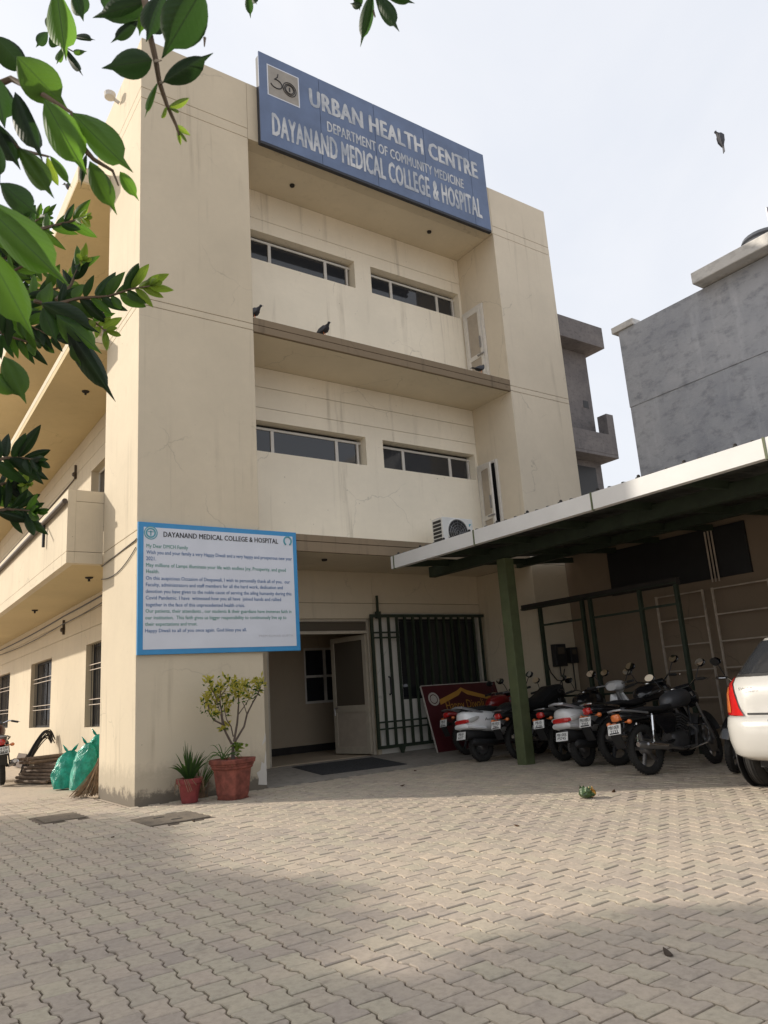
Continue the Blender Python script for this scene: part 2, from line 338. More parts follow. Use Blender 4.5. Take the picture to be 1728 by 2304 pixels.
def leafm(name, col, tr, var=.3, veins=False):
    m, n, l, b = nt(name); b.inputs['Roughness'].default_value = .5
    oi = n.new('ShaderNodeObjectInfo'); f = noise(n, l, 3, 3, coord='Generated')
    c = mixc(n, l, oi.outputs['Random'], [x*(1-var) for x in col], [x*(1+var) for x in col]); c = mixc(n, l, ramp(n, l, f, [(.35, 0), (.65, .35)]), c, [x*.7 for x in col])
    c2 = mixc(n, l, oi.outputs['Random'], [x*(1-var) for x in tr], [x*(1+var) for x in tr])
    if veins:   # midrib and slanting side veins in the leaf's own coordinates
        tc = n.new('ShaderNodeTexCoord'); sx = n.new('ShaderNodeSeparateXYZ'); l.new(tc.outputs['Object'], sx.inputs[0])
        ab = n.new('ShaderNodeMath'); ab.operation = 'ABSOLUTE'; l.new(sx.outputs['Y'], ab.inputs[0])
        rib = ramp(n, l, ab.outputs[0], [(.008, 1), (.022, 0)])
        ma = n.new('ShaderNodeMath'); ma.operation = 'MULTIPLY_ADD'; l.new(ab.outputs[0], ma.inputs[0]); ma.inputs[1].default_value = -.55; l.new(sx.outputs['X'], ma.inputs[2])
        sn = n.new('ShaderNodeMath'); sn.operation = 'SINE'; mu = n.new('ShaderNodeMath'); mu.operation = 'MULTIPLY'; l.new(ma.outputs[0], mu.inputs[0]); mu.inputs[1].default_value = 62; l.new(mu.outputs[0], sn.inputs[0])
        vein = ramp(n, l, sn.outputs[0], [(.90, 0), (1, .18)])
        c = mixc(n, l, vein, c, [x*1.5 for x in col]); c = mixc(n, l, rib, c, [x*1.9+.02 for x in col]); c2 = mixc(n, l, rib, c2, [x*.4 for x in tr]); c2 = mixc(n, l, vein, c2, [x*.6 for x in tr])
        bump(n, l, b, sn.outputs[0], .10, .006)
    l.new(c, b.inputs['Base Color'])
    t = n.new('ShaderNodeBsdfTranslucent'); l.new(c2, t.inputs['Color'])
    mx = n.new('ShaderNodeMixShader'); mx.inputs[0].default_value = .6; l.new(b.outputs[0], mx.inputs[1]); l.new(t.outputs[0], mx.inputs[2]); l.new(mx.outputs[0], n['Material Output'].inputs['Surface'])
for sfx, vn in (('', False), ('_big', True)):
    leafm('leaf'+sfx, (.034, .082, .017), (.15, .31, .03), .4, vn); leafm('leaf_dark'+sfx, (.015, .036, .015), (.035, .085, .016), .45, vn); leafm('leaf_young'+sfx, (.14, .22, .03), (.32, .45, .05), .3, vn)
leafm('leaf_yellow', (.44, .40, .07), (.55, .50, .09)); leafm('grass_leaf', (.05, .11, .025), (.08, .18, .03)); leafm('leaf_dry', (.13, .06, .025), (.1, .05, .02))
# ---------------------------------------------------------------- ground and paving
g = MB().box(-300, 300, -300, 300, -.4, -.022).build('ground', 'ground'); tag(g, kind='structure')
COLP, ROWP = .1362, .1905
def paver_outline(gap=.0042):
    e, mth = COLP/2 + .0095 - gap, COLP/2 - .0095 - gap; h = ROWP/2 - gap - .0012; a, b = .033, .062
    R = [(e, -h), (e, -b), (mth, -a), (mth, a), (e, b), (e, h)]
    return R + [(-x, -y) for x, y in R]
PO = paver_outline(); PI_ = [(x - math.copysign(.0035, x), y - math.copysign(.0045, y) if abs(y) > .08 else y) for x, y in PO]
def paver_geo():
    n = 12; v = [(x, y, 0) for x, y in PI_] + [(x, y, -.0045) for x, y in PO] + [(x, y, -.03) for x, y in PO]
    f = [tuple(range(n))]
    for k in range(n):
        k2 = (k+1) % n; f.append((k, n+k, n+k2, k2)); f.append((n+k, 2*n+k, 2*n+k2, n+k2))
    return v, f
PV, PF = paver_geo()
MB().box(-3.4, 8.55, -11, -.06, -.021, -.014).build('paver_bed', 'dirt', g); MB().box(-3.4, -.06, -.059, 2.7, -.021, -.014).build('paver_bed', 'dirt', g)
pme = bpy.data.meshes.new('paver'); pme.from_pydata(PV, [], PF); pme.materials.append(M_['paver'])
cells = []
for i in range(-14, 86):
    x = -.85 + i*COLP
    for j in range(-20, 62):
        y = -7.245 + ROWP/2 + j*ROWP + (ROWP/2 if i % 2 else 0)
        if x > 8.5 or y > (2.6 if x < -.08 else (-.06 if x < 1.85 or x > 7.6 else -.06)): continue
        if x > -.08 and y > -.06: continue
        if y < -10.4: continue
        if -.43 < x < .29 and -1.93 < y < -1.13: continue
        if -1.17 < x < -.64 and -.43 < y < .30: continue
        v = Vector((x, y, 0)) - CAM; d = v.dot(FWD)
        vis = False
        if d > .3:
            px = 864 + FPX*v.dot(RIGHT)/d; py = 1152 - FPX*v.dot(UP)/d
            vis = -60 < px < 1790 and py < 2370
        cells.append((d if vis else 1e3 + d, x, y))
cells.sort()
IND = 290
for k, (d, x, y) in enumerate(cells[:IND]):
    o = link('paver', pme, g); o.location = (x, y, rnd.uniform(-.004, .002)); o.rotation_euler = (rnd.gauss(0, .011), rnd.gauss(0, .011), rnd.gauss(0, .004) + (PI if rnd.random() < .5 else 0))
vs, fs, sh = [], [], []
for (d, x, y) in cells[IND:]:
    o = len(vs); dz = rnd.uniform(-.004, .002); tx, ty = rnd.gauss(0, .011), rnd.gauss(0, .011); r = rnd.random()
    vs += [(x+a, y+b, c + dz + a*tx + b*ty) for a, b, c in PV]; fs += [tuple(q+o for q in f) for f in PF]; sh += [r]*len(PV)
me = bpy.data.meshes.new('paver_field'); me.from_pydata(vs, [], fs); me.materials.append(M_['paver'])
me.attributes.new('shade', 'FLOAT', 'POINT').data.foreach_set('value', sh)
tag(link('paver_field', me, g), kind='stuff')
rp = MB().add([(1.86, -.06, -.02), (7.63, -.06, -.02), (7.63, 1.6, -.02), (1.86, 1.6, -.02), (1.86, -.06, .004), (7.63, -.06, .004), (7.63, 1.6, .11), (1.86, 1.6, .11)],
   [(0,3,2,1),(4,5,6,7),(0,1,5,4),(1,2,6,5),(2,3,7,6),(3,0,4,7)]).build('ramp', 'ramp_concrete'); tag(rp, kind='structure')
def rampz(y): return max(0, min(.11, .004 + (y+.06)*.0639))
# two cast covers let into the paving
def cover(c0, c1, y0, y1, lab, slots):
    t = thing('manhole_cover', lab, 'manhole cover', ((c0+c1)/2, (y0+y1)/2, 0)); hx, hy = (c1-c0)/2, (y1-y0)/2
    MB().box(-hx, hx, -hy, hy, -.02, .012).build('slab', 'cover_concrete', t, bevel=.006)
    b = MB(); 
    for s in (-1, 1): b.box(-hx-.05, hx+.05, s*hy+(.004 if s > 0 else -.05), s*hy+(.05 if s > 0 else -.004), -.02, -.004); b.box(s*hx+(.004 if s > 0 else -.05), s*hx+(.05 if s > 0 else -.004), -hy-.003, hy+.003, -.02, -.004)
    b.build('frame', 'dirt', t)
    for (x, y) in slots: MB().box(x-.06, x+.06, y-.018, y+.018, .0125, .0155).build('lifting_slot', 'black', t)
cover(-.40, .26, -1.88, -1.18, 'broken-edged square concrete manhole cover with two lifting slots in front of pillar', [(-.08, .14), (.02, -.16)])
cover(-1.13, -.68, -.38, .25, 'plain concrete manhole cover flush in paving left of the pillar', [])

# ---------------------------------------------------------------- hospital building
H, W1, W2, WX, RB, GB, XS, SO = 11.893, 1.853, 7.632, 9.399, 1.217, 1.6, .713, -.542
B = thing('hospital_building', 'three-storey cream plastered hospital with recessed balconies and flat parapet', 'building')
def wall(name, ax, p0, p1, u0, u1, z0, z1, holes, mat, parent=B):
    """wall across axis ax between p0 (outer face) and p1; holes (u0,u1,z0,z1)"""
    us = sorted({u0, u1, *[h[0] for h in holes], *[h[1] for h in holes]}); us = [u for u in us if u0 <= u <= u1]
    zs = sorted({z0, z1, *[h[2] for h in holes], *[h[3] for h in holes]}); zs = [z for z in zs if z0 <= z <= z1]
    nu, nz = len(us)-1, len(zs)-1
    def solid(i, k):
        if i < 0 or k < 0 or i >= nu or k >= nz: return False
        a, c = (us[i]+us[i+1])/2, (zs[k]+zs[k+1])/2
        return not any(h[0] < a < h[1] and h[2] < c < h[3] for h in holes)
    P = (lambda u, p, z: (u, p, z)) if ax == 'y' else (lambda u, p, z: (p, u, z))
    b = MB()
    for i in range(nu):
        for k in range(nz):
            if not solid(i, k): continue
            a, c, d, e = us[i], us[i+1], zs[k], zs[k+1]
            for p in (p0, p1): b.add([P(a,p,d), P(c,p,d), P(c,p,e), P(a,p,e)], [(0,1,2,3)])
            if not solid(i-1, k): b.add([P(a,p0,d), P(a,p1,d), P(a,p1,e), P(a,p0,e)], [(0,1,2,3)])
            if not solid(i+1, k): b.add([P(c,p0,d), P(c,p1,d), P(c,p1,e), P(c,p0,e)], [(0,1,2,3)])
            if not solid(i, k-1): b.add([P(a,p0,d), P(c,p0,d), P(c,p1,d), P(a,p1,d)], [(0,1,2,3)])
            if not solid(i, k+1): b.add([P(a,p0,e), P(c,p0,e), P(c,p1,e), P(a,p1,e)], [(0,1,2,3)])
    bmv = b.mesh(name, mat); bm_ = bmesh.new(); bm_.from_mesh(bmv); bmesh.ops.remove_doubles(bm_, verts=bm_.verts, dist=1e-5); bmesh.ops.recalc_face_normals(bm_, faces=bm_.faces); bm_.to_mesh(bmv); bm_.free()
    return link(name, bmv, parent)
GV = .007
MB().prism([(1.72, .06), (1.852, .04), (1.852, .50), (1.835, .44), (1.82, .33), (1.78, .36), (1.76, .25), (1.70, .22), (1.73, .14)], 'y', -.003, .001).build('peeled_patch', 'peel', B)
MB().prism([(1.79, .58), (1.852, .64), (1.852, .75), (1.82, .66)], 'y', -.003, .001).build('peeled_patch', 'peel', B)
CUT = [0, 3.44, 3.607, 7.067, 7.18, 10.735, 10.93, H]
for (x0, x1, y1) in ((0, W1, 1.746), (W2, WX, 1.746)):
    MB().box(x0+.02, x1-.02, .02, y1-.02, -.1, H-.05).build('pillar_core', 'iron_dark', B)
    for k in range(7):
        a, c = CUT[k] + (GV/2 if k else -.1), CUT[k+1] - (GV/2 if k < 6 else 0)
        MB().box(x0, x1, 0, y1, a, c).build('pillar_block', 'cream_base' if k == 0 else ('cream' if x0 < 1 else 'cream_r_lit'), B, bevel=.008)
# deeper parapet return on the left, roof slab, rear and right walls
MB().box(.003, .25, 1.748, 2.7, 10.46, H).build('parapet', 'cream', B)
MB().box(.26, WX-.26, 1.75, 20, 11.0, 11.25).build('roof_slab', 'cream', B)
wall('right_wall', 'x', WX-.005, WX-.25, 1.748, 20, 0, H, [], 'cream')
wall('rear_wall', 'y', 20, 19.75, XS+.25, WX-.26, 0, 11, [], 'cream')
# top beam behind the sign and slabs of the front
MB().box(W1+.004, W2-.004, .004, .28, 10.735, H).build('top_beam', 'cream', B)
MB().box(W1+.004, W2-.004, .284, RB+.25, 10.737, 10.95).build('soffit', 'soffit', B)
for z0, zm, z1 in ((3.44, 3.603, 3.713), (7.052, 7.178, 7.303)):
    yb = GB if z0 < 4 else RB
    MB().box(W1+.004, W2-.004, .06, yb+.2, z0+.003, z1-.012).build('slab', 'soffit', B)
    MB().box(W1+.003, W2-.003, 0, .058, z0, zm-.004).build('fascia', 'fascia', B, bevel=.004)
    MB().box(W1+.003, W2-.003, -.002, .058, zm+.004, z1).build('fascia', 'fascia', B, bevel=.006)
# recessed balcony walls with ribbon windows
WIN = [(2.05, 4.755, 5.46, 6.035), (5.157, 7.56, 5.46, 6.035), (2.05, 4.755, 9.255, 9.868), (5.157, 7.56, 9.255, 9.868)]
grooves = [(W1-1, W2+1, z, z+.009) for z in (6.275, 6.67, 10.125)]
wall('balcony_wall', 'y', RB, RB+.28, W1+.004, W2-.004, 3.72, 7.05, [w for w in WIN if w[2] < 7] + grooves[:2], 'balcony_cream_lit')
wall('balcony_wall', 'y', RB, RB+.28, W1+.004, W2-.004, 7.31, 10.733, [w for w in WIN if w[2] > 7] + grooves[2:], 'balcony_cream_lit')
def ribbon(x0, x1, z0, z1, muls):
    t = MB(); y0, y1 = RB+.17, RB+.225; f = .045
    t.box(x0, x1, y0, y1, z0, z0+f).box(x0, x1, y0, y1, z1-.06-f, z1-.06).box(x0, x0+f, y0+.001, y1-.001, z0+f, z1-.06-f).box(x1-f-.06, x1-.06, y0+.001, y1-.001, z0+f, z1-.06-f)
    for m in muls: t.box(m-.032, m+.032, y0-.004, y1-.002, z0+f, z1-.06-f)
    w = t.build('window', 'alu', B, bevel=.004)
    xs = [x0+f] + muls + [x1-f-.06]
    for a, c in zip(xs, xs[1:]):
        o = MB().box(a+.03, c-.03, y0+.02, y0+.028, z0+f+.002, z1-.06-f-.002).build('pane', 'dark_glass', w)
        o.rotation_euler = (0, 0, 0)
        MB().box(a+.034, c-.034, y0+.014, y0+.0185, z0+f, z0+f+.018).build('gasket', 'steel_dark', w)
    MB().box(x0, x1-.06, RB+.232, RB+.25, z0, z1).build('dark_backing', 'black', w)  # black sheet added behind the panes for the unlit room
ribbon(2.05, 4.755, 5.46, 6.035, [2.83, 4.19]); ribbon(5.157, 7.60, 5.46, 6.035, [5.765, 6.995])
ribbon(2.05, 4.755, 9.255, 9.868, [2.905, 4.155]); ribbon(5.157, 7.60, 9.255, 9.868, [5.785, 7.05])
# side doors of the balconies in the right-hand return
def balcony_door(z0, z1, y0, y1, ajar):
    f = MB(); x0, x1 = W2-.05, W2-.002
    f.box(x0, x1, y0, y0+.06, z0, z1).box(x0, x1, y1-.06, y1, z0, z1).box(x0, x1, y0+.06, y1-.06, z1-.06, z1)
    d = f.build('door', 'white_alu', B, bevel=.004)
    if ajar:
        MB().box(W2-.012, W2-.003, y0+.06, y1-.06, z0, z1-.06).build('doorway', 'black', d)
    a = math.radians(14 if ajar else 0)
    hinge = Vector((W2-.045, y1-.065, 0)); u = Vector((-math.sin(a), -math.cos(a), 0)); n_ = Vector((math.cos(a), -math.sin(a), 0)); Wd = y1-y0-.13
    def slab(s0, s1, za, zb, mat, name, off=0, th=.02):
        c = hinge + u*(Wd*(s0+s1)/2) + n_*off; return MB().obox((c.x, c.y, (za+zb)/2), u, n_, Vector((0,0,1)), Wd*(s1-s0)/2, th, (zb-za)/2).build(name, mat, d)
    slab(0, .16, z0, z1-.065, 'white_alu', 'stile'); slab(.84, 1, z0, z1-.065, 'white_alu', 'stile')
    zm = z0 + (z1-z0)*.42
    slab(.16, .84, z1-.16, z1-.065, 'white_alu', 'rail'); slab(.16, .84, zm-.05, zm+.05, 'white_alu', 'rail'); slab(.16, .84, z0, z0+.1, 'white_alu', 'rail')
    slab(.16, .84, zm+.05, z1-.16, 'panel_beige', 'panel', .002, .008); slab(.16, .84, z0+.1, zm-.05, 'panel_beige', 'panel', .002, .008)
    h = hinge + u*Wd*.86 - n_*.045; MB().bar((h.x, h.y-.02, zm), (h.x, h.y-.02, zm+.02), .03).box(h.x-.015, h.x+.015, h.y-.1, h.y+.1, zm-.012, zm+.012).build('handle', 'metal', d)
    h = hinge + u*Wd*.90 - n_*.05; MB().box(h.x-.012, h.x+.012, h.y-.012, h.y+.012, zm+.15, zm+.42).build('pull', 'metal', d)
balcony_door(7.305, 9.335, .545, 1.175, False); balcony_door(3.715, 5.765, .60, 1.205, True)
# ground floor: entrance wall, doorway, window, lobby
DX0, DX1, DZ = 2.69, 4.86, 2.565
wall('entrance_wall', 'y', GB, GB+.25, W1+.004, 4.93, -.05, 3.44, [(DX0, DX1, -.05, DZ), (W1-1, 6, 2.845, 2.853)], 'cream')
wall('entrance_wall', 'y', GB-.003, GB+.25, 4.934, W2-.004, 2.66, 3.44, [(4, 8, 2.845, 2.853)], 'cream')
wall('entrance_wall', 'y', GB-.004, GB+.25, 4.934, W2-.004, -.05, 2.656, [(5.50, 7.52, 1.04, 2.56)], 'white_wall')
b = MB(); f = .05
b.box(DX0, DX0+f, GB+.04, GB+.12, .11, DZ).box(DX1-f-.02, DX1-.02, GB+.04, GB+.12, .11, DZ).box(DX0+f, DX1-f-.02, GB+.041, GB+.119, 2.29, 2.345).box(DX0+f, DX1-f-.02, GB+.041, GB+.119, DZ-.05, DZ)
ent = b.build('entrance_door', 'door_beige', B, bevel=.004)
MB().box(DX0+f, DX1-f-.02, GB+.07, GB+.085, 2.35, DZ-.055).build('transom_pane', 'brown_glass', ent)
def leaf_door(hx, ang, wd, sign):
    hy = GB+.10; u = Vector((sign*math.cos(ang), math.sin(ang), 0)); n_ = Vector((-u.y, u.x, 0))
    def sl(s0, s1, za, zb, mat, nm, th=.022, off=0):
        c = Vector((hx, hy, 0)) + u*(wd*(s0+s1)/2) + n_*off; return MB().obox((c.x, c.y, (za+zb)/2), u, n_, Vector((0,0,1)), wd*(s1-s0)/2, th, (zb-za)/2).build(nm, mat, ent)
    sl(0, .09, .13, 2.28, 'door_beige', 'stile'); sl(.91, 1, .13, 2.28, 'door_beige', 'stile')
    sl(.09, .91, 2.19, 2.28, 'door_beige', 'rail'); sl(.09, .91, .88, 1.0, 'door_beige', 'rail'); sl(.09, .91, .13, .25, 'door_beige', 'rail')
    sl(.09, .91, 1.0, 2.19, 'brown_glass', 'pane', .005); sl(.09, .91, .25, .88, 'panel_beige', 'panel', .008)
    for o_ in (-.05, .05):
        c = Vector((hx, hy, 0)) + u*wd*.93 + n_*o_; MB().tube([(c.x, c.y, .82), (c.x, c.y, .96), (c.x - u.x*.08, c.y - u.y*.08, .96)], .014).build('handle', 'metal', ent)
leaf_door(DX1-.08, math.radians(80), .98, -1); leaf_door(DX0+.06, math.radians(86), .98, 1)
# lobby
MB().box(1.95, 7.6, GB+.26, 6.4, -.05, .105).build('lobby_floor', 'room', B)
MB().box(1.95, 7.6, GB+.262, 6.4, 3.1, 3.3).build('lobby_ceiling', 'room', B)
MB().box(1.9, 2.05, GB+.262, 6.4, .106, 3.099).build('lobby_wall', 'room', B)
wall('lobby_wall', 'y', 4.0, 4.15, 2.06, 7.59, .106, 3.099, [(4.72, 5.62, 1.07, 2.22)], 'room')
b = MB().box(4.72, 5.62, 4.02, 4.08, 1.07, 1.12).box(4.72, 5.62, 4.02, 4.08, 2.17, 2.22).box(4.72, 4.77, 4.021, 4.079, 1.12, 2.17).box(5.57, 5.62, 4.021, 4.079, 1.12, 2.17).box(5.2, 5.26, 4.015, 4.085, 1.12, 2.17).box(4.77, 5.2, 4.016, 4.084, 1.6, 1.65).box(5.26, 5.57, 4.016, 4.084, 1.6, 1.65)
iw = b.build('lobby_window', 'white_alu', B)
MB().box(4.77, 5.57, 4.045, 4.055, 1.12, 2.17).build('pane', 'dark_glass', iw)
MB().box(2.06, 7.59, 3.985, 3.998, .106, .25).build('skirting', 'iron_dark', B)
# barred window beside the entrance
b = MB().box(5.50, 7.52, GB+.1, GB+.16, 1.04, 1.09).box(5.50, 7.52, GB+.1, GB+.16, 2.51, 2.56)
for x in (5.50, 6.0, 6.98, 7.47): b.box(x, x+.05, GB+.101, GB+.159, 1.09, 2.51)
ww = b.build('window', 'steel_dark', B)
for a, c in ((5.55, 6.0), (6.05, 6.98), (7.03, 7.47)): MB().box(a, c, GB+.125, GB+.133, 1.09, 2.51).build('pane', 'dark_glass', ww)
# ceiling points in the front soffits
for (x, y, z) in ((3.1, .72, 10.735), (6.35, .62, 10.735), (3.3, .55, 3.441)): MB().lathe([(.05, 0), (.045, -.03), (.02, -.035)], 12, (x, y, z-.001)).build('ceiling_socket', 'iron_dark', B)
# ---- left flank
SWY = [(3.16, 5.645), (8.83, 11.30), (14.5, 17.0)]
sidew = [(a, c, .93, 2.515) for a, c in SWY] + [(a-.05, c-.07, 4.6, 6.12) for a, c in SWY] + [(a-.05, c-.07, 8.2, 9.7) for a, c in SWY]
gr = [(1, 21, z, z+.009) for z in (2.82, 3.163, 6.43, 6.78)]
wall('side_wall', 'x', XS, XS+.26, 1.75, 20, -.05, 10.95, sidew + gr, 'cream')
for (a, c, z0, z1) in sidew:
    f = .05; b = MB(); X0, X1 = XS+.15, XS+.2
    b.box(X0, X1, a, c, z0, z0+f).box(X0, X1, a, c, z1-f, z1).box(X0+.001, X1-.001, a, a+f, z0+f, z1-f).box(X0+.001, X1-.001, c-f, c, z0+f, z1-f).box(X0+.001, X1-.001, (a+c)/2-.03, (a+c)/2+.03, z0+f, z1-f)
    w = b.build('window', 'steel_dark' if z0 < 3 else 'white_alu', B)
    MB().box(X0+.02, X0+.028, a+f, (a+c)/2-.03, z0+f, z1-f).build('pane', 'dark_glass', w); MB().box(X0+.02, X0+.028, (a+c)/2+.03, c-f, z0+f, z1-f).build('pane', 'dark_glass', w)
    MB().box(XS+.24, XS+.255, a, c, z0, z1).build('dark_backing', 'black', w)  # black sheet in place of the dark room inside
    if z0 < 3:
        b = MB()
        for k in range(1, 17): y = a + (c-a)*k/17; b.bar((XS+.08, y, z0+.02), (XS+.08, y, z1-.005), .011)
        b.build('grille', 'iron_dark', w); b = MB()
        for z in (z0+.42, z0+.52, z1-.5, z1-.4): b.bar((XS+.068, a+.002, z), (XS+.068, c-.002, z), .014)
        b.build('crossbars', 'rack', w)
# balcony of the first floor
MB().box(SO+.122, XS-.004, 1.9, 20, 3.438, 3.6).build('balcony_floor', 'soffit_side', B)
wall('balcony_parapet', 'x', SO, SO+.12, 1.746, 20, 3.436, 4.60, [(1, 21, 3.613, 3.620)], 'cream')
wall('balcony_end', 'y', 1.747, 1.897, SO+.122, -.002, 3.437, 4.60, [(-2, 2, 3.613, 3.620), (-2, 2, 4.413, 4.420)], 'cream')
rail = MB().tube([(SO-.05, 1.72, 4.40), (SO-.05, 20, 4.40)], .042, 10).build('drain_pipe', 'cable_brown', B)
b = MB().tube([(SO-.05, 3.35, 4.4), (SO-.55, 3.35, 4.42)], .02).tube([(SO-.045, 3.3, 4.36), (SO-.045, 3.3, 3.98)], .026); b.build('pipe_bracket', 'steel_dark', B)
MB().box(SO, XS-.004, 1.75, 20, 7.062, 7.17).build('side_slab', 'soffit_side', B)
MB().box(SO-.002, XS-.006, 1.748, 20, 7.178, 7.30).build('side_slab', 'cream', B)
MB().box(SO+.06, XS-.005, 1.76, 19.9, 7.17, 7.178).build('slab_joint', 'iron_dark', B)
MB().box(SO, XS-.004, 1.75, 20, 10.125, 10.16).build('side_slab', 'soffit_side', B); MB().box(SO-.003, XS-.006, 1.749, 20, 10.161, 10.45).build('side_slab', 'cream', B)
for (x, y, z) in ((.1, 3.0, 3.436), (.05, 7.4, 3.436), (.1, 3.6, 7.06), (0, 8, 7.06)): MB().lathe([(.07, 0), (.06, -.02), (.02, -.03), (.02, -.07)], 12, (x, y, z)).build('ceiling_socket', 'iron_dark', B)
for y, z in ((7.6, 3.02), (6.9, 6.42)): MB().box(XS-.05, XS, y-.02, y+.02, z-.1, z+.22).ball((XS-.06, y, z), .04, .06, .05).build('cable_bracket', 'cable_brown', B)
# cables along the flank
def cable(name, pts, r, lab, mat='cable'): return tag(MB().tube(pts, r, 6).build(name, mat, smooth=True), lab, 'cable')
def sag(a, b, s, n=14):
    a, b = Vector(a), Vector(b); return [a.lerp(b, t/n) - Vector((0, 0, s*4*(t/n)*(1-t/n))) for t in range(n+1)]
cable('wall_cable', sag((XS-.02, 1.76, 3.40), (XS-.02, 7.6, 3.33), .02)+sag((XS-.02, 7.6, 3.33), (XS-.02, 19.5, 3.36), .06)[1:], .014, 'dark cable clipped under the first-floor balcony along the side wall')
cable('wall_cable', sag((XS-.06, 1.76, 3.30), (XS-.06, 7.6, 3.14), .05)+sag((XS-.06, 7.6, 3.14), (XS-.06, 19.5, 3.28), .12)[1:], .011, 'sagging lower cable below the balcony, looped at the wall bracket')
cable('wall_cable', sag((-.012, 1.76, 3.40), (-.012, .03, 3.47), .0)+[Vector((-.012, -.012, 3.48))], .008, 'thin wire crossing the sunlit pillar face just under the balcony')
cable('wall_cable', sag((-.014, 1.76, 3.20), (-.014, .01, 3.36), .12), .007, 'drooping wire on the sunlit pillar face ending behind the notice board')
cable('wall_cable', sag((XS-.02, 6.9, 6.35), (XS-.02, 19.5, 6.3), .05), .014, 'cable running along the side wall above the first-floor balcony', 'cable_brown')
# roof stubs
for (x, y, lab, h) in ((.32, 2.9, 'short pale concrete post on the roof behind the parapet', 1.0), (.2, 1.2, 'small pale lamp head sticking out at the parapet corner', .25)):
    t = thing('roof_post', lab, 'post', (x if h > .5 else -.02, y, 10.46 if h > .5 else H-.35))
    if h > .5: MB().lathe([(.09, 0), (.09, 1.35), (.10, 1.36), (.10, 1.42), (.06, 1.44)], 12).build('shaft', 'white_render', t)
    else: MB().tube([(0, 0, 0), (-.12, 0, .06)], .03).lathe([(.03, .02), (.09, .04), (.10, .12), (.05, .16)], 12, (-.16, 0, .0)).build('head', 'white_render', t)
# ---------------------------------------------------------------- signs
ys = -.12
S = thing('rooftop_sign', 'large weathered blue board lettered in white along the parapet', 'sign', (2.03, ys, 10.66))
inv = Matrix.Translation((-2.03, -ys, -10.66))
sx = [2.03, 3.275, 4.52, 5.763, 7.005, 7.445]
for a, c in zip(sx, sx[1:]): MB().box(a+.004, c-.004, ys-.03, ys, 10.66, 12.545).xf(inv).build('panel', 'sign_blue', S, bevel=.003)
MB().box(2.05, 7.42, ys+.003, -.002, 10.68, 12.5).xf(inv).build('backing_frame', 'sign_edge', S)
MB().box(2.03, 7.445, ys-.028, ys+.05, 10.61, 10.657).xf(inv).build('bottom_rail', 'sign_edge', S)
z2 = lambda x, y: (500+.4822*x, 50+.4822*y)
def signline(name, body, tl, bl, tr, mat, yy, par, bold, org):
    p = on(*tl, 1, yy); q = on(*bl, 1, yy); r_ = on(*tr, 1, yy)
    return text(name, body, Vector((p.x, yy, q.z)) - org, (r_.x-p.x, 0, 0), (0, 0, p.z-q.z), mat, par, bold)
og = Vector((2.03, ys, 10.66)); yt = ys-.034
signline('lettering', 'URBAN HEALTH CENTRE', z2(403,303), z2(408,388), z2(1185,640), 'sign_letter', yt, S, .10, og)
signline('lettering', 'DEPARTMENT OF COMMUNITY MEDICINE', z2(488,460), z2(490,508), z2(1123,722), 'sign_letter', yt, S, .06, og)
signline('lettering', 'DAYANAND MEDICAL COLLEGE & HOSPITAL', z2(230,418), z2(234,525), z2(1203,806), 'sign_letter', yt, S, .10, og)
e0 = on(*z2(217, 333), 1, yt); e1 = on(*z2(352, 262), 1, yt)
ex0, ex1, ez0, ez1 = e0.x, e1.x, e0.z, e1.z
em = MB().box(ex0, ex1, yt, ys-.0305, ez0, ez1).xf(inv).build('emblem', 'emblem_tan', S)
b = MB(); w_ = ex1-ex0
def ring(b, cx, cz, rx, rz, r, a0=0, a1=2*PI, y=yt-.004):
    n = 24; pts = [(cx+rx*math.cos(a0+(a1-a0)*k/n), y, cz+rz*math.sin(a0+(a1-a0)*k/n)) for k in range(n+1)]; b.tube(pts, r, 5)
cxm = ex0+w_*.26; czm = ez0+(ez1-ez0)*.45; hh = ez1-ez0
ring(b, cxm, czm, w_*.19, hh*.15, .010, -2.8, 1.9); b.tube([(cxm-.02, yt-.004, czm+hh*.16), (cxm+.03, yt-.004, czm+hh*.26), (cxm+.04, yt-.004, czm+hh*.36)], .01, 5)
for q in (.13, .17, .22): ring(b, ex0+w_*.70, ez0+hh*.45, w_*q, hh*q*1.05, .008)
b.box(ex0+w_*.68, ex0+w_*.72, yt-.008, yt-.001, ez0+hh*.38, ez0+hh*.52); b.xf(inv).build('drawing', 'ink', em)
b = MB().box(ex0-.02, ex1+.02, yt+.0005, yt+.003, ez0-.02, ez0).box(ex0-.02, ex1+.02, yt+.0005, yt+.003, ez1, ez1+.02).box(ex0-.02, ex0, yt+.0005, yt+.003, ez0, ez1).box(ex1, ex1+.02, yt+.0005, yt+.003, ez0, ez1).xf(inv).build('border', 'notice_white', em)
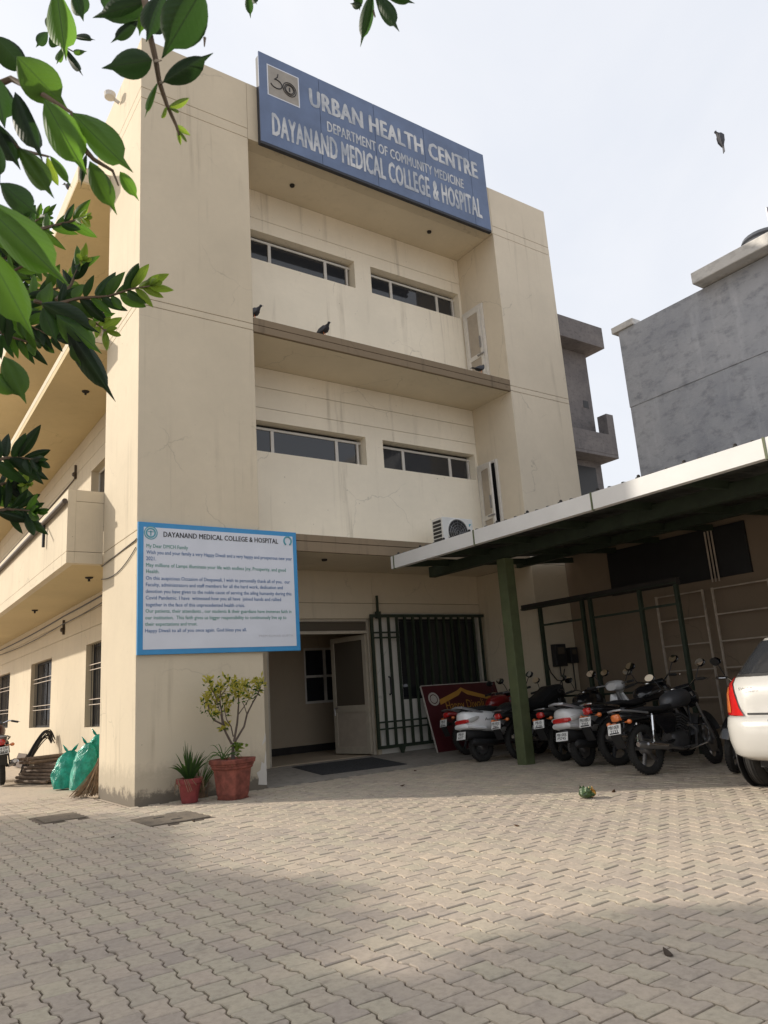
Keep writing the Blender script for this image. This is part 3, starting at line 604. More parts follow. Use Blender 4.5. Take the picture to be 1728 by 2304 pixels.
# notice board
yn = -.05
N = thing('notice_board', 'white notice board with blue border and festival greeting text on pillar', 'notice board', (0, yn, 1.9)); oN = Vector((0, yn, 1.9)); iN = Matrix.Translation(-oN)
MB().box(.0, 2.452, yn, -.012, 1.895, 3.716).xf(iN).build('backing', 'notice_blue', N, bevel=.004)
MB().box(.075, 2.385, yn-.004, yn-.0005, 1.965, 3.645).xf(iN).build('panel', 'notice_white', N)
n6 = lambda x, y: (290+.2471*x, 1150+.2471*y); yy = yn-.007
def nline(body, xl, xr, yt_, yb, mat, bold=.012, dsc=True):
    p = on(*n6(xl, yt_), 1, yy); q = on(*n6(xl, yb), 1, yy); r_ = on(*n6(xr, yb), 1, yy)
    h = p.z-q.z; z = q.z
    if dsc and any(ch in body for ch in 'gjpqy,'): h *= 1.27; z -= (p.z-q.z)*.27
    text('lettering', body, Vector((p.x, yy, z))-oN, (r_.x-p.x, 0, 0), (0, 0, h), mat, N, bold)
nline('DAYANAND MEDICAL COLLEGE & HOSPITAL', 315, 1357, 186, 234, 'ink', .05, False)
for L in [('My Dear DMCH Family', 160, 538, 296, 332, 0), ('Wish you and your family a very Happy Diwali and a very happy and prosperous new year', 160, 1482, 354, 389, 1), ('2021.', 157, 247, 411, 446, 1),
  ('May millions of Lamps illuminate your life with endless Joy, Prosperity, and good', 157, 1428, 471, 506, 0), ('Health.', 157, 277, 529, 563, 0),
  ('On this auspicious Occasion of Deepawali, I wish to personally thank all of you,  our', 155, 1465, 590, 625, 1), ('Faculty, administrators and staff members for all the hard work, dedication and', 155, 1400, 650, 685, 1),
  ('devotion you have given to the noble cause of serving the ailing humanity during this', 153, 1480, 711, 746, 1), ('Covid Pandemic. I have  witnessed how you all have  joined hands and rallied', 153, 1385, 770, 805, 1),
  ('together in the face of this unprecedented health crisis.', 153, 1055, 833, 868, 1), ('Our patients, their attendants , our students & their guardians have immense faith in', 152, 1480, 892, 926, 0),
  ('our institution.  This faith gives us bigger responsibility to continuously live up to', 150, 1434, 952, 987, 0), ('their expectations and trust.', 148, 624, 1012, 1046, 0), ('Happy Diwali to all of you once again. God bless you all.', 148, 1073, 1072, 1106, 1)]:
    nline(L[0], L[1], L[2], L[3], L[4], 'note_blue' if L[5] else 'note_green')
nline('PREM KUMAR GUPTA', 1185, 1497, 1127, 1147, 'note_faint', .0)
def nring(px, py, r1, mat, inner=True):
    c = on(*n6(px, py), 1, yy); n = 28; b = MB()
    for rr, t in ((r1, .008), (r1*.68, .012)): b.torus((c.x, yy, c.z), rr, t, 'y', 28, 5, .2)
    if inner: b.box(c.x-.008, c.x+.008, yy-.002, yy+.001, c.z-r1*.45, c.z+r1*.35).box(c.x-.04, c.x+.04, yy-.002, yy+.001, c.z+.01, c.z+.02)
    b.xf(iN).build('emblem', mat, N)
nring(200, 197, .088, 'emblem_teal'); c = on(*n6(1445, 273), 1, yy)
b = MB(); ring(b, c.x, c.z, .062, .066, .014, -1.1, 4.2, yy); b.xf(iN).build('emblem', 'emblem_teal', N)

# ---------------------------------------------------------------- sliding gate of green bars
gy = 1.47
G = thing('sliding_gate', 'dark green barred sliding gate standing open across the barred window', 'gate', (4.8, gy, .11)); iG = Matrix.Translation((-4.8, -gy, -.11))
def gb(nm, a, c, w=.028, m='green_dark', h=None): return MB().bar(a, c, w, h).xf(iG).build(nm, m, G)
gb('rail', (4.77, gy, 2.60), (7.58, gy, 2.60), .055); gb('rail', (4.77, gy, .235), (7.58, gy, .235), .055)
for k in range(15):
    x = 4.79 + k*.193; gb('bar', (x, gy, .24), (x, gy, 2.6), .05 if k == 0 else .042)
for z in (2.285, 2.19, .67, .55): gb('crossbar', (4.79, gy-.022, z), (5.4 if z > 1 else 6.0, gy-.03, z), .03)
MB().box(4.93, 4.965, gy-.02, gy+.02, 2.62, 2.98).box(4.90, 5.0, gy-.03, gy+.03, 2.55, 2.68).xf(iG).build('guide_rod', 'green_dark', G)
MB().tube([(5.08, gy-.03, 1.15), (5.08, gy-.08, 1.17), (5.08, gy-.08, 1.45), (5.08, gy-.03, 1.47)], .018).xf(iG).build('handle', 'black', G)
for x in (5.3, 7.2): MB().prism([(x-.07, .22), (x+.07, .22), (x+.02, .10), (x-.02, .10)], 'y', gy-.02, gy+.02).xf(iG).build('wheel_block', 'green_dark', G)
# festival banner leaning on the gate
bn = thing('festival_banner', 'dark red festival banner with gold script leaning against the green gate', 'banner', (6.70, 1.0, rampz(1.0))); 
bn.rotation_euler = (math.radians(-17), 0, 0)
MB().box(-.95, .93, 0, .02, 0, 1.24).build('panel', 'banner_red', bn, bevel=.003)
MB().box(-.965, -.95, -.004, .024, 0, 1.245).box(-.95, .93, -.004, .024, 1.24, 1.255).build('edge', 'banner_pale', bn)
MB().prism([(-.6, .86), (-.1, 1.02), (.0, 1.10), (.12, 1.02), (.75, .86), (.75, .93), (.12, 1.11), (0, 1.17), (-.12, 1.11), (-.6, .96)], 'y', -.004, -.001).build('swag', 'banner_gold', bn)
text('lettering', 'Happy Diwali', (-.48, -.006, .70), (.95, 0, 0), (0, 0, .22), 'banner_gold', bn, .0)
text('lettering', '& A PROSPEROUS', (-.3, -.006, .56), (.72, 0, 0), (0, 0, .06), 'banner_pale', bn, .0); text('lettering', 'NEW YEAR', (-.1, -.006, .47), (.34, 0, 0), (0, 0, .06), 'banner_pale', bn, .0)
b = MB().torus((-.73, -.004, .98), .11, .018, 'y', 24, 6, .25); b.lathe([(.075, 0), (.075, .003)], 20, (-.73, -.0045, .98), 'y'); b.build('emblem', 'banner_pale', bn)
m = thing('door_mat', 'dark grey ribbed door mat on the entrance ramp', 'mat', (3.75, .85, rampz(.85)+.001)); m.rotation_euler = (math.radians(3.66), 0, math.radians(-3))
b = MB().box(-.78, .78, -.55, .55, 0, .008)
for k in range(22): b.box(-.76, .76, -.53+k*.048, -.53+k*.048+.024, .0081, .013)
b.build('pile', 'mat', m)
# ---------------------------------------------------------------- air-conditioner outdoor unit
ac = thing('air_conditioner', 'white outdoor air-conditioner unit standing on the first slab', 'air conditioner', (5.80, .38, 3.714))
MB().box(0, .76, 0, .32, .05, .62).build('casing', 'ac_white', ac, bevel=.012)
MB().box(.1, .16, .02, .3, 0, .05).box(.62, .68, .02, .3, 0, .05).build('feet', 'steel_dark', ac)
MB().lathe([(.25, .0), (.25, .006)], 32, (.37, -.0065, .335), 'y').build('fan_recess', 'black', ac)
b = MB()
for q in (.24, .19, .14, .09, .04): b.torus((.37, -.01, .335), q, .005, 'y', 32, 5)
for k in range(12): a = 2*PI*k/12; b.bar((.37+.03*math.cos(a), -.010, .335+.03*math.sin(a)), (.37+.245*math.cos(a), -.010, .335+.245*math.sin(a)), .005)
b.build('fan_grille', 'metal', ac)
MB().torus((.37, -.006, .335), .26, .012, 'y', 32, 6).build('fan_ring', 'ac_white', ac)
for k in range(7): MB().box(-.006, -.001, .04, .28, .1+k*.07, .15+k*.07).build('side_vent', 'steel_dark', ac)
MB().prism([(.66, .52), (.72, .52), (.66, .46)], 'y', -.003, -.0005).build('logo', 'emblem_teal', ac)

# ---------------------------------------------------------------- parking shed
FX, PX, PY = 4.2, 5.38, -1.59
D = thing('parking_shed', 'steel parking shed with white fascia, corrugated roof and green posts', 'shed', (PX, PY, 0)); iD = Matrix.Translation((-PX, -PY, 0))
def dpart(b, nm, m, bevel=0, smooth=False): return b.xf(iD).build(nm, m, D, smooth, bevel)
for y in (PY, -8.4): dpart(MB().box(PX-.095, PX+.095, y-.095, y+.095, -.02, 3.14), 'post', 'green_paint', .006)
dpart(MB().box(PX-.07, PX+.07, -10, .29, 3.145, 3.33), 'beam', 'green_dark', .004)
dpart(MB().box(7.2, 7.3, -10, -.03, 3.33, 3.47), 'beam', 'green_dark')
RY = [-.12, -2.23, -4.41, -6.6, -8.8, -10.9]
for y in [-.25, -1.3, -2.25, -3.3, -4.42, -5.5, -6.6, -7.7, -8.8]: dpart(MB().bar((FX+.03, y, 3.255), (8.55, y, 3.50), .06, .10), 'rafter', 'green_dark')
ends = [-.12, -.215, -2.23, -4.41, -6.6, -8.8]
for a, c in zip(ends, ends[1:]):
    dpart(MB().box(FX-.02, FX, c+.012, a-.012, 3.185, 3.395), 'fascia_panel', 'fascia_white', .003)
    dpart(MB().box(FX-.026, FX+.01, c-.014, c+.0115, 3.175, 3.40), 'fascia_joint', 'green_paint')
dpart(MB().box(FX, FX+.09, -8.8, -.12, 3.19, 3.20), 'fascia_lip', 'fascia_white')
# corrugated sheet: ribs run across the fascia
b = MB(); y = -.14; prof = []
while y > -10.5:
    for dy, z in ((0, 0), (-.11, 0), (-.13, .035), (-.155, .035), (-.175, 0)): prof.append((y+dy, z))
    y -= .20
def rz(x): return 3.375 + (x-FX)*.055
for X0, X1 in ((FX-.01, 8.6),):
    n = len(prof); vs = [(X0, p[0], rz(X0)+p[1]) for p in prof] + [(X1, p[0], rz(X1)+p[1]) for p in prof]
    b.add(vs, [(i, i+1, n+i+1, n+i) for i in range(n-1)])
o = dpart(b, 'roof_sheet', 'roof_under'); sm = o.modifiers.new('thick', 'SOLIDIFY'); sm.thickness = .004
for k in range(14):
    y = -.27 - .6*k; dpart(MB().lathe([(.022, 0), (.02, .03), (.008, .04)], 8, (FX+.05, y, rz(FX)+.036)), 'roof_bolt', 'iron_dark')
# back row: dark angle beam on green frame posts, with rails
R = thing('shed_frame', 'dark steel beam on green frame posts at the back of the shed', 'frame', (7.28, -.5, 0)); iR = Matrix.Translation((-7.28, .5, 0))
zmx = lambda x, y: (860+.5232*x, 980+.5232*y)
MB().box(7.25, 7.34, -3.35, .02, 2.52, 2.62).xf(iR).build('beam', 'iron_dark', R)
MB().box(7.22, 7.24, -3.35, .02, 2.53, 2.545).xf(iR).build('flange', 'green_dark', R)
for y in (-.42, -1.42, -1.60, -2.62, -3.3): MB().box(7.26, 7.32, y-.03, y+.03, 0, 2.52).xf(iR).build('post', 'green_dark', R)
for (a, c, z) in ((-.45, -1.39, 2.18), (-1.63, -2.59, 2.18), (-2.65, -3.27, 2.2), (-.45, -1.39, .9), (-1.63, -2.59, .9)): MB().box(7.275, 7.305, c, a, z, z+.035).xf(iR).build('rail', 'green_dark', R)
# the plot's side wall under the shed
wb = thing('boundary_wall', 'tall stained plaster wall closing the back of the parking shed', 'wall', (8.6, -5, 0)); 
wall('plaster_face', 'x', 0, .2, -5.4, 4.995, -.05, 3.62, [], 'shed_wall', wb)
MB().box(-.05, -.002, 1.15, 3.9, 2.66, 3.5).build('dark_panel', 'black', wb)  # plain black sheet added over the very dark upper wall
for k in range(3): MB().tube([(-.09, 1.7+k*.06, 2.6), (-.09, 1.7+k*.06, 3.45)], .014).build('conduit', 'rack', wb)
cable('hanging_cable', sag((8.5, -4.6, 3.3), (8.5, -9, 3.5), .1), .016, 'cable slung under the shed roof at far right')
def meter(x, y, z, w, h, lab):
    t = thing('meter_box', lab, 'meter box', (x, y, z)); MB().box(-w/2, w/2, -.12, 0, 0, h).build('case', 'steel_dark', t, bevel=.01); MB().box(-w*.3, w*.3, -.126, -.1205, h*.55, h*.85).build('dial_window', 'brown_glass', t)
    MB().tube([(0, -.05, -.002), (0, -.05, -.35), (.03, -.02, -.5)], .012).build('conduit', 'cable', t)
meter(8.05, -.002, 1.45, .30, .42, 'dark electricity meter box on the pillar behind the parked scooters'); meter(8.42, -.002, 1.5, .2, .3, 'smaller meter box beside the corner of the shed wall')
cable('wall_cable', [(7.75, -.02, 1.55), (7.8, -.03, 1.35), (7.95, -.03, 1.2), (8.1, -.03, 1.18), (8.2, -.02, 1.4)], .01, 'looped wire hanging on the pillar right of the green post')
# two wire display racks
def rack(y0, y1, lab):
    t = thing('wire_rack', lab, 'rack', (8.42, (y0+y1)/2, 0)); h = (y1-y0)/2
    for s in (-1, 1): MB().box(-.015, .015, s*h-.015, s*h+.015, 0, 2.5).build('upright', 'rack', t)
    for z in (.3, .75, 1.2, 1.62, 2.05, 2.47): MB().box(-.012, .012, -h+.015, h-.015, z, z+.022).build('rung', 'rack', t)
rack(-3.02, -2.12, 'pale metal rack leaning at the shed wall, left of two'); rack(-4.15, -3.2, 'pale metal rack by the shed wall, right one, partly behind the car')

# ---------------------------------------------------------------- neighbouring buildings
# unfinished concrete building behind
yc = 13.0
c5 = lambda x, y: (1100+.3843*x, 400+.3843*y)
p1 = on(*c5(660, 880), 1, yc); p2 = on(*c5(677, 1000), 1, yc); p3 = on(*c5(568, 1055), 1, yc+1); p4 = on(*c5(763, 1645), 1, yc); p5 = on(*c5(728, 1390), 1, yc); p6 = on(*c5(655, 1700), 1, yc+1)
KB = thing('concrete_house', 'unfinished bare concrete house with balconies behind the hospital', 'building', (12, yc, 0)); iK = Matrix.Translation((-12, -yc, 0))
def kp(b, nm, m='raw_concrete', bev=.02): return b.xf(iK).build(nm, m, KB, bevel=bev)
kp(MB().box(9.5, p1.x, yc, yc+9, p2.z, p1.z), 'roof_parapet'); kp(MB().box(9.5, p3.x, yc+1, yc+9, 0, p2.z-.01), 'wall')
kp(MB().box(9.5, p4.x, yc, yc+5, p4.z, p4.z+.16), 'balcony_slab'); kp(MB().box(9.5, p4.x, yc, yc+.15, p4.z+.161, p4.z+(p5.z-p4.z)*.52), 'balcony_parapet'); kp(MB().box(p4.x-.55, p4.x, yc-.003, yc+.6, p4.z+.162, p5.z), 'balcony_pier')
kp(MB().box(p3.x+.002, p4.x-.05, yc+3, yc+3.15, p4.z+.161, p5.z-.3), 'balcony_parapet')
kp(MB().box(p3.x-.75, p3.x-.35, yc+.985, yc+.999, p3.z-3.0, p3.z-2.6), 'vent', 'black', 0); kp(MB().box(p3.x-1.9, p3.x-.5, yc+.985, yc+.999, p4.z-1.9, p4.z-.3), 'window', 'black', 0)
# grey plastered house on the right
xg = 11.2
q0 = on(1392, 748, 0, xg); 
GH = thing('grey_house', 'grey cement-plastered blank house wall rising behind the shed roof', 'building', (xg, q0.y-4, 0)); iH = Matrix.Translation((-xg, -(q0.y-4), 0))
def hp(b, nm, m='grey_plaster', bev=.015): return b.xf(iH).build(nm, m, GH, bevel=bev)
hp(MB().box(xg, xg+8, q0.y-12, q0.y, 0, q0.z-1.9), 'wall'); hp(MB().box(xg-.012, xg+8, q0.y-12, q0.y+.003, q0.z-1.902, q0.z), 'parapet', 'grey_plaster', .004)
hp(MB().box(xg-.06, xg+.25, q0.y-.45, q0.y+.16, q0.z+.002, q0.z+.16), 'coping', 'white_render'); hp(MB().box(xg-.02, xg+.1, q0.y-.05, q0.y+.30, q0.z-5.05, q0.z-4.75), 'bracket', 'iron_dark')
s0 = on(*c5(1178, 560), 0, xg-.35); s1 = on(*c5(1186, 632), 0, xg-.35)
hp(MB().box(xg-.35, xg+5, s0.y-9, s0.y, max(s1.z, q0.z+.02), s0.z), 'roof_canopy', 'white_render', .02); hp(MB().box(xg+1.6, xg+6, s0.y-9, s0.y-1.2, q0.z-.5, s1.z-.01), 'stair_room', 'white_render', .02)
tk = on(*c5(1605, 330), 0, xg+.6)
T = thing('water_tank', 'dark round water tank on the canopy of the grey house', 'water tank', (xg+.6, tk.y, s0.z)); 
MB().lathe([(.44, 0), (.46, .04), (.46, .3), (.43, .34), (.46, .38), (.42, .46), (.25, .54), (.15, .55), (.15, .59), (0.02, .6)], 24).build('drum', 'tank', T, True)
MB().tube([(-.5, -.4, 0), (-.5, -.4, .75), (-.4, -.35, .8)], .03).build('inlet_pipe', 'metal', T)
# ---------------------------------------------------------------- two-wheelers (local x = forward, rear axle at x 0)
def arc(cx, cz, r, a0, a1, n=10): return [(cx + r*math.cos(math.radians(a0+(a1-a0)*k/n)), cz + r*math.sin(math.radians(a0+(a1-a0)*k/n))) for k in range(n+1)]
def strip(b, pts, hw, th=.006, round_=.3):
    """curved sheet following (x,z) points, half width hw, slightly crowned"""
    n = len(pts); o = len(b.v)
    for i, (x, z) in enumerate(pts):
        a = pts[max(i-1, 0)]; c = pts[min(i+1, n-1)]; t = Vector((c[0]-a[0], c[1]-a[1])).normalized(); nx, nz = -t.y, t.x
        for s in (-1, -.7, 0, .7, 1):
            d = -abs(s)**3*hw*round_; b.v.append((x+nx*d, s*hw, z+nz*d))
    for i in range(n-1):
        for k in range(4): b.f.append((o+i*5+k, o+i*5+k+1, o+(i+1)*5+k+1, o+(i+1)*5+k))
    return b
def wheel(parent, x, R, rt, spokes, mat='dusty_grey', disc=False):
    w = MB().torus((x, 0, R), R-rt*1.55, .016, 'y', 32, 8, 1.6)
    w.lathe([(.045, -.06), (.06, -.05), (.06, .05), (.045, .06)], 16, (x, 0, R), 'y')
    for k in range(spokes):
        a = 2*PI*k/spokes + .5; d = Vector((math.cos(a), 0, math.sin(a))); w.bar(Vector((x, 0, R))+d*.04, Vector((x, 0, R))+d*(R-rt*1.6), .03, .04, Vector((0, 1, 0)))
    if disc: w.lathe([(R*.52, -.03), (R*.52, .03)], 24, (x, 0, R), 'y')
    o = w.build('wheel', mat, parent, True)
    t = MB().torus((x, 0, R), R-rt, rt, 'y', 36, 10, 1.05)
    n = 44
    for k in range(n):
        a = 2*PI*k/n; c = Vector((x + (R-.002)*math.cos(a), 0, R + (R-.002)*math.sin(a))); d = Vector((-math.sin(a), 0, math.cos(a))); r_ = Vector((math.cos(a), 0, math.sin(a)))
        for s in (-1, 1): t.obox(c + Vector((0, s*.018, 0)), d, Vector((0, 1, 0)), r_, .009, .012, .004)
    t.build('tyre', 'rubber', o, True); return o
def plate(parent, x, z, lines, tilt=.25, w=.2, h=.12, rz=0):
    p = bpy.data.objects.new('number_plate', MB().box(-.004, .004, -w/2, w/2, -h/2, h/2).mesh('number_plate', 'plate')); COL.objects.link(p); p.parent = parent
    p.location = (x, 0, z); p.rotation_euler = (0, tilt, rz)
    n = len(lines)
    for i, t in enumerate(lines):
        hh = h*.34; z0 = h/2 - h*.12 - hh - i*(hh+h*.08); ww = w*min(.86, .135*len(t)+.05)
        text('lettering', t, (-.0055, ww/2, z0), (0, -ww, 0), (0, 0, hh), 'ink', p, .05)
    return p
def mirror(parent, base, tip, face=Vector((-1, 0, 0)), shape=(.075, .052), mat='black_gloss'):
    st = MB().tube([base, (Vector(base)+Vector(tip))/2 + Vector((.01, 0, .02)), tip], .006, 6).build('mirror', 'steel_dark', parent)
    c = Vector(tip); b = MB().lathe([(.5, .0), (.9, -.2), (1, -.6), (.98, -1)], 20, axis='x')
    q = face.to_track_quat('-X', 'Z').to_matrix().to_4x4(); S_ = Matrix.Diagonal((.02, shape[0], shape[1], 1))
    b.xf(Matrix.Translation(c) @ q @ Matrix.Rotation(PI, 4, 'Z') @ S_) ; b.build('mirror_shell', mat, st, True)
    g_ = MB().lathe([(.92, 0), (.92, -.05)], 20, axis='x').xf(Matrix.Translation(c + face.normalized()*.021) @ q @ Matrix.Rotation(PI, 4, 'Z') @ S_); g_.build('mirror_glass', 'mirror_face', st)
def motorcycle(label, loc, rz, lean=.12, tank='dusty_grey', panel='black_gloss', lines=('PB10', '0000'), tail='lamp_orange', cover=False, guard=True, steer=.0, scale=1.0, mirrors=True, rail='metal', lowtail=0, wheels='dusty_grey'):
    T = thing('motorcycle', label, 'motorcycle', loc, rz, 'two-wheelers parked in the yard'); T.rotation_euler = (-lean, 0, rz); T.scale = (scale,)*3
    P = lambda b, n, m, s=True, bv=0: b.build(n, m, T, s, bv)
    wheel(T, 0, .30, .047, 5, wheels); fw = wheel(T, 1.26, .30, .042, 5, wheels, disc=True)
    P(MB().tube([(.02, -.10, .30), (.48, -.08, .36)], .02).tube([(.02, .10, .30), (.48, .08, .36)], .02), 'swingarm', 'black')
    for s in (-1, 1):
        b = MB().tube([(.03, s*.13, .32), (.13, s*.12, .70)], .013)
        b.tube([(.075, s*.125, .50), (.125, s*.12, .68)], .026, 10); P(b, 'shock_absorber', 'chrome' if wheels == 'metal' else 'engine')
    b = MB().tube([(.5, 0, .72), (1.02, 0, .86), (.98, 0, .52), (.78, 0, .22), (.45, 0, .24)], .02).tube([(-.25, .09, .66), (.3, .09, .68), (.6, .08, .72)], .013).tube([(-.25, -.09, .66), (.3, -.09, .68), (.6, -.08, .72)], .013); P(b, 'frame', 'black')
    b = MB().loft([(.45, 0, .36, .08, .10), (.5, 0, .36, .12, .13), (.7, 0, .35, .12, .13), (.78, 0, .36, .07, .09)], 14, 3); P(b, 'crankcase', 'engine')
    b = MB()
    for k in range(6): b.obox((.70+.018*k, 0, .47+.032*k), Vector((.87, 0, -.5)), Vector((0, 1, 0)), Vector((.5, 0, .87)), .075, .085, .009)
    b.obox((.75, 0, .56), Vector((.87, 0, -.5)), Vector((0, 1, 0)), Vector((.5, 0, .87)), .05, .06, .11); P(b, 'cylinder', 'engine', False)
    b = MB().tube([(.84, -.05, .55), (.92, -.10, .45), (.80, -.14, .26), (.5, -.15, .25), (.25, -.16, .29)], .018).tube([(.3, -.165, .285), (.2, -.17, .30), (-.28, -.19, .36), (-.32, -.19, .365)], [.022, .04, .046, .03], 12)
    ex = P(b, 'exhaust', 'metal'); MB().tube([(.15, -.225, .31), (-.2, -.235, .355)], .018, 8).build('heat_shield', 'chrome', ex, True); MB().lathe([(.028, 0), (.028, .01)], 12, (-.328, -.19, .366), 'x').build('exhaust_tip', 'chrome', ex)
    b = MB().loft([(-.3, 0, .735+lowtail, .05, .02), (-.22, 0, .745, .10, .035), (.1, 0, .765, .125, .04), (.38, 0, .745, .135, .04), (.55, 0, .765, .11, .045), (.62, 0, .80, .06, .04)], 16, 2.6); P(b, 'seat', 'seat')
    b = MB().loft([(.54, 0, .80, .05, .05), (.60, 0, .83, .11, .10), (.75, 0, .86, .145, .12), (.93, 0, .87, .135, .115), (1.02, 0, .87, .08, .07)], 18, 2.5); tk = P(b, 'fuel_tank', tank)
    MB().lathe([(.035, 0), (.035, .012), (.01, .016)], 16, (.80, 0, .975)).build('fuel_cap', 'chrome', tk)
    for s in (-1, 1): P(MB().prism([(.12, .68), (.50, .70), (.56, .62), (.48, .46), (.30, .44), (.20, .56)], 'y', s*.115, s*.135), 'side_panel', panel, False, .01)
    b = MB().loft([(-.40, 0, .71, .05, .025), (-.36, 0, .715, .085, .045), (-.15, 0, .70, .105, .05), (.1, 0, .69, .10, .05)], 14, 3); P(b, 'tail_cowl', panel)
    b = MB().loft([(-.425, 0, .70, .035, .03), (-.41, 0, .70, .062, .045), (-.36, 0, .705, .07, .045)], 14, 3); P(b, 'tail_light', tail)
    for s in (-1, 1): P(MB().tube([(-.33, s*.07, .64), (-.35, s*.14, .64)], .008).ball((-.355, s*.165, .64), .03, .035, .028), 'indicator', 'lamp_orange')
    P(strip(MB(), [(-.44, .52), (-.40, .60), *arc(0, .30, .37, 140, 60, 8)], .075), 'rear_mudguard', 'black')
    P(MB().obox((-.44, 0, .44), Vector((.94, 0, .34)), Vector((0, 1, 0)), Vector((-.34, 0, .94)), .008, .075, .10), 'mud_flap', 'black', False)
    plate(T, -.462, .57, lines, .22)
    b = MB().tube([(.05, .13, .72), (-.25, .145, .76), (-.39, .10, .785), (-.41, 0, .79), (-.39, -.10, .785), (-.25, -.145, .76), (.05, -.13, .72)], .013); P(b, 'grab_rail', rail)
    # steering head: turned about the fork axis
    st = Matrix.Translation((1.0, 0, .9)) @ Matrix.Rotation(steer, 4, Vector((-.37, 0, .93))) @ Matrix.Translation((-1.0, 0, -.9))
    if steer: fw.matrix_local = st
    Q = lambda b, n, m, s=True, bv=0: b.xf(st).build(n, m, T, s, bv)
    for s in (-1, 1): Q(MB().tube([(1.26, s*.085, .30), (1.15, s*.085, .58)], .025, 10).tube([(1.15, s*.085, .58), (1.02, s*.085, .92)], .016, 8), 'fork_leg', 'metal')
    Q(strip(MB(), arc(1.26, .30, .355, 20, 165, 12), .065), 'front_mudguard', tank)
    Q(MB().loft([(1.0, 0, .84, .07, .07), (1.06, 0, .86, .125, .12), (1.14, 0, .85, .12, .12), (1.19, 0, .83, .085, .085)], 16, 2.3), 'headlamp_cowl', panel)
    Q(MB().lathe([(.085, 0), (.08, .02), (.04, .03)], 18, (1.19, 0, .83), 'x'), 'headlamp', 'lamp_clear')
    Q(MB().obox((1.02, 0, .985), Vector((.85, 0, -.5)), Vector((0, 1, 0)), Vector((.5, 0, .85)), .05, .11, .03), 'instrument', 'black_gloss', False, .01)
    Q(MB().tube([(.86, .37, 1.02), (.93, .24, 1.045), (1.0, .12, 1.0), (1.0, -.12, 1.0), (.93, -.24, 1.045), (.86, -.37, 1.02)], .012), 'handlebar', 'chrome')
    for s in (-1, 1):
        Q(MB().tube([(.895, s*.28, 1.035), (.84, s*.40, 1.012)], .018), 'grip', 'rubber'); Q(MB().tube([(.95, s*.25, 1.04), (.97, s*.32, 1.03), (.91, s*.42, 1.01)], .006), 'lever', 'chrome')
    if mirrors:
        for s in (-1, 1): mirror(T, st @ Vector((.93, s*.25, 1.045)), st @ Vector((.96, s*.37, 1.23)), Vector((-1, s*-.12, .34)))
    if guard: P(MB().tube([(.98, .02, .52), (.97, .22, .50), (.95, .27, .42), (.90, .24, .28), (.80, .06, .23), (.80, -.06, .23), (.90, -.24, .28), (.95, -.27, .42), (.97, -.22, .50), (.98, -.02, .52)], .012), 'leg_guard', 'chrome')
    for s in (-1, 1): P(MB().tube([(.52, s*.10, .26), (.52, s*.26, .25)], .014), 'footrest', 'rubber'); P(MB().tube([(.15, s*.13, .36), (.15, s*.24, .36)], .012), 'footrest', 'rubber')
    P(MB().tube([(.42, .10, .22), (.36, .27, -.0+.27*math.tan(lean)+.012)], .011).box(.32, .39, .25, .30, .27*math.tan(lean)-.004+.004, .27*math.tan(lean)+.01), 'side_stand', 'metal')
    P(MB().tube([(.5, .16, .30), (.62, .17, .33), (.70, .18, .30)], .009), 'gear_lever', 'chrome')
    if cover:
        b = MB(); secs = [(-.36, 0, .76, .10, .06), (-.2, 0, .80, .15, .09), (.15, 0, .82, .17, .10), (.5, 0, .84, .17, .11), (.8, 0, .96, .19, .14), (1.05, 0, 1.02, .22, .12), (1.15, 0, .98, .15, .09)]
        b.loft(secs, 18, 2.4); r2 = random.Random(3); b.v = [(x+r2.gauss(0, .012), y+r2.gauss(0, .012), z+r2.gauss(0, .012)) for x, y, z in b.v]; P(b, 'dust_cover', 'seat')
    return T
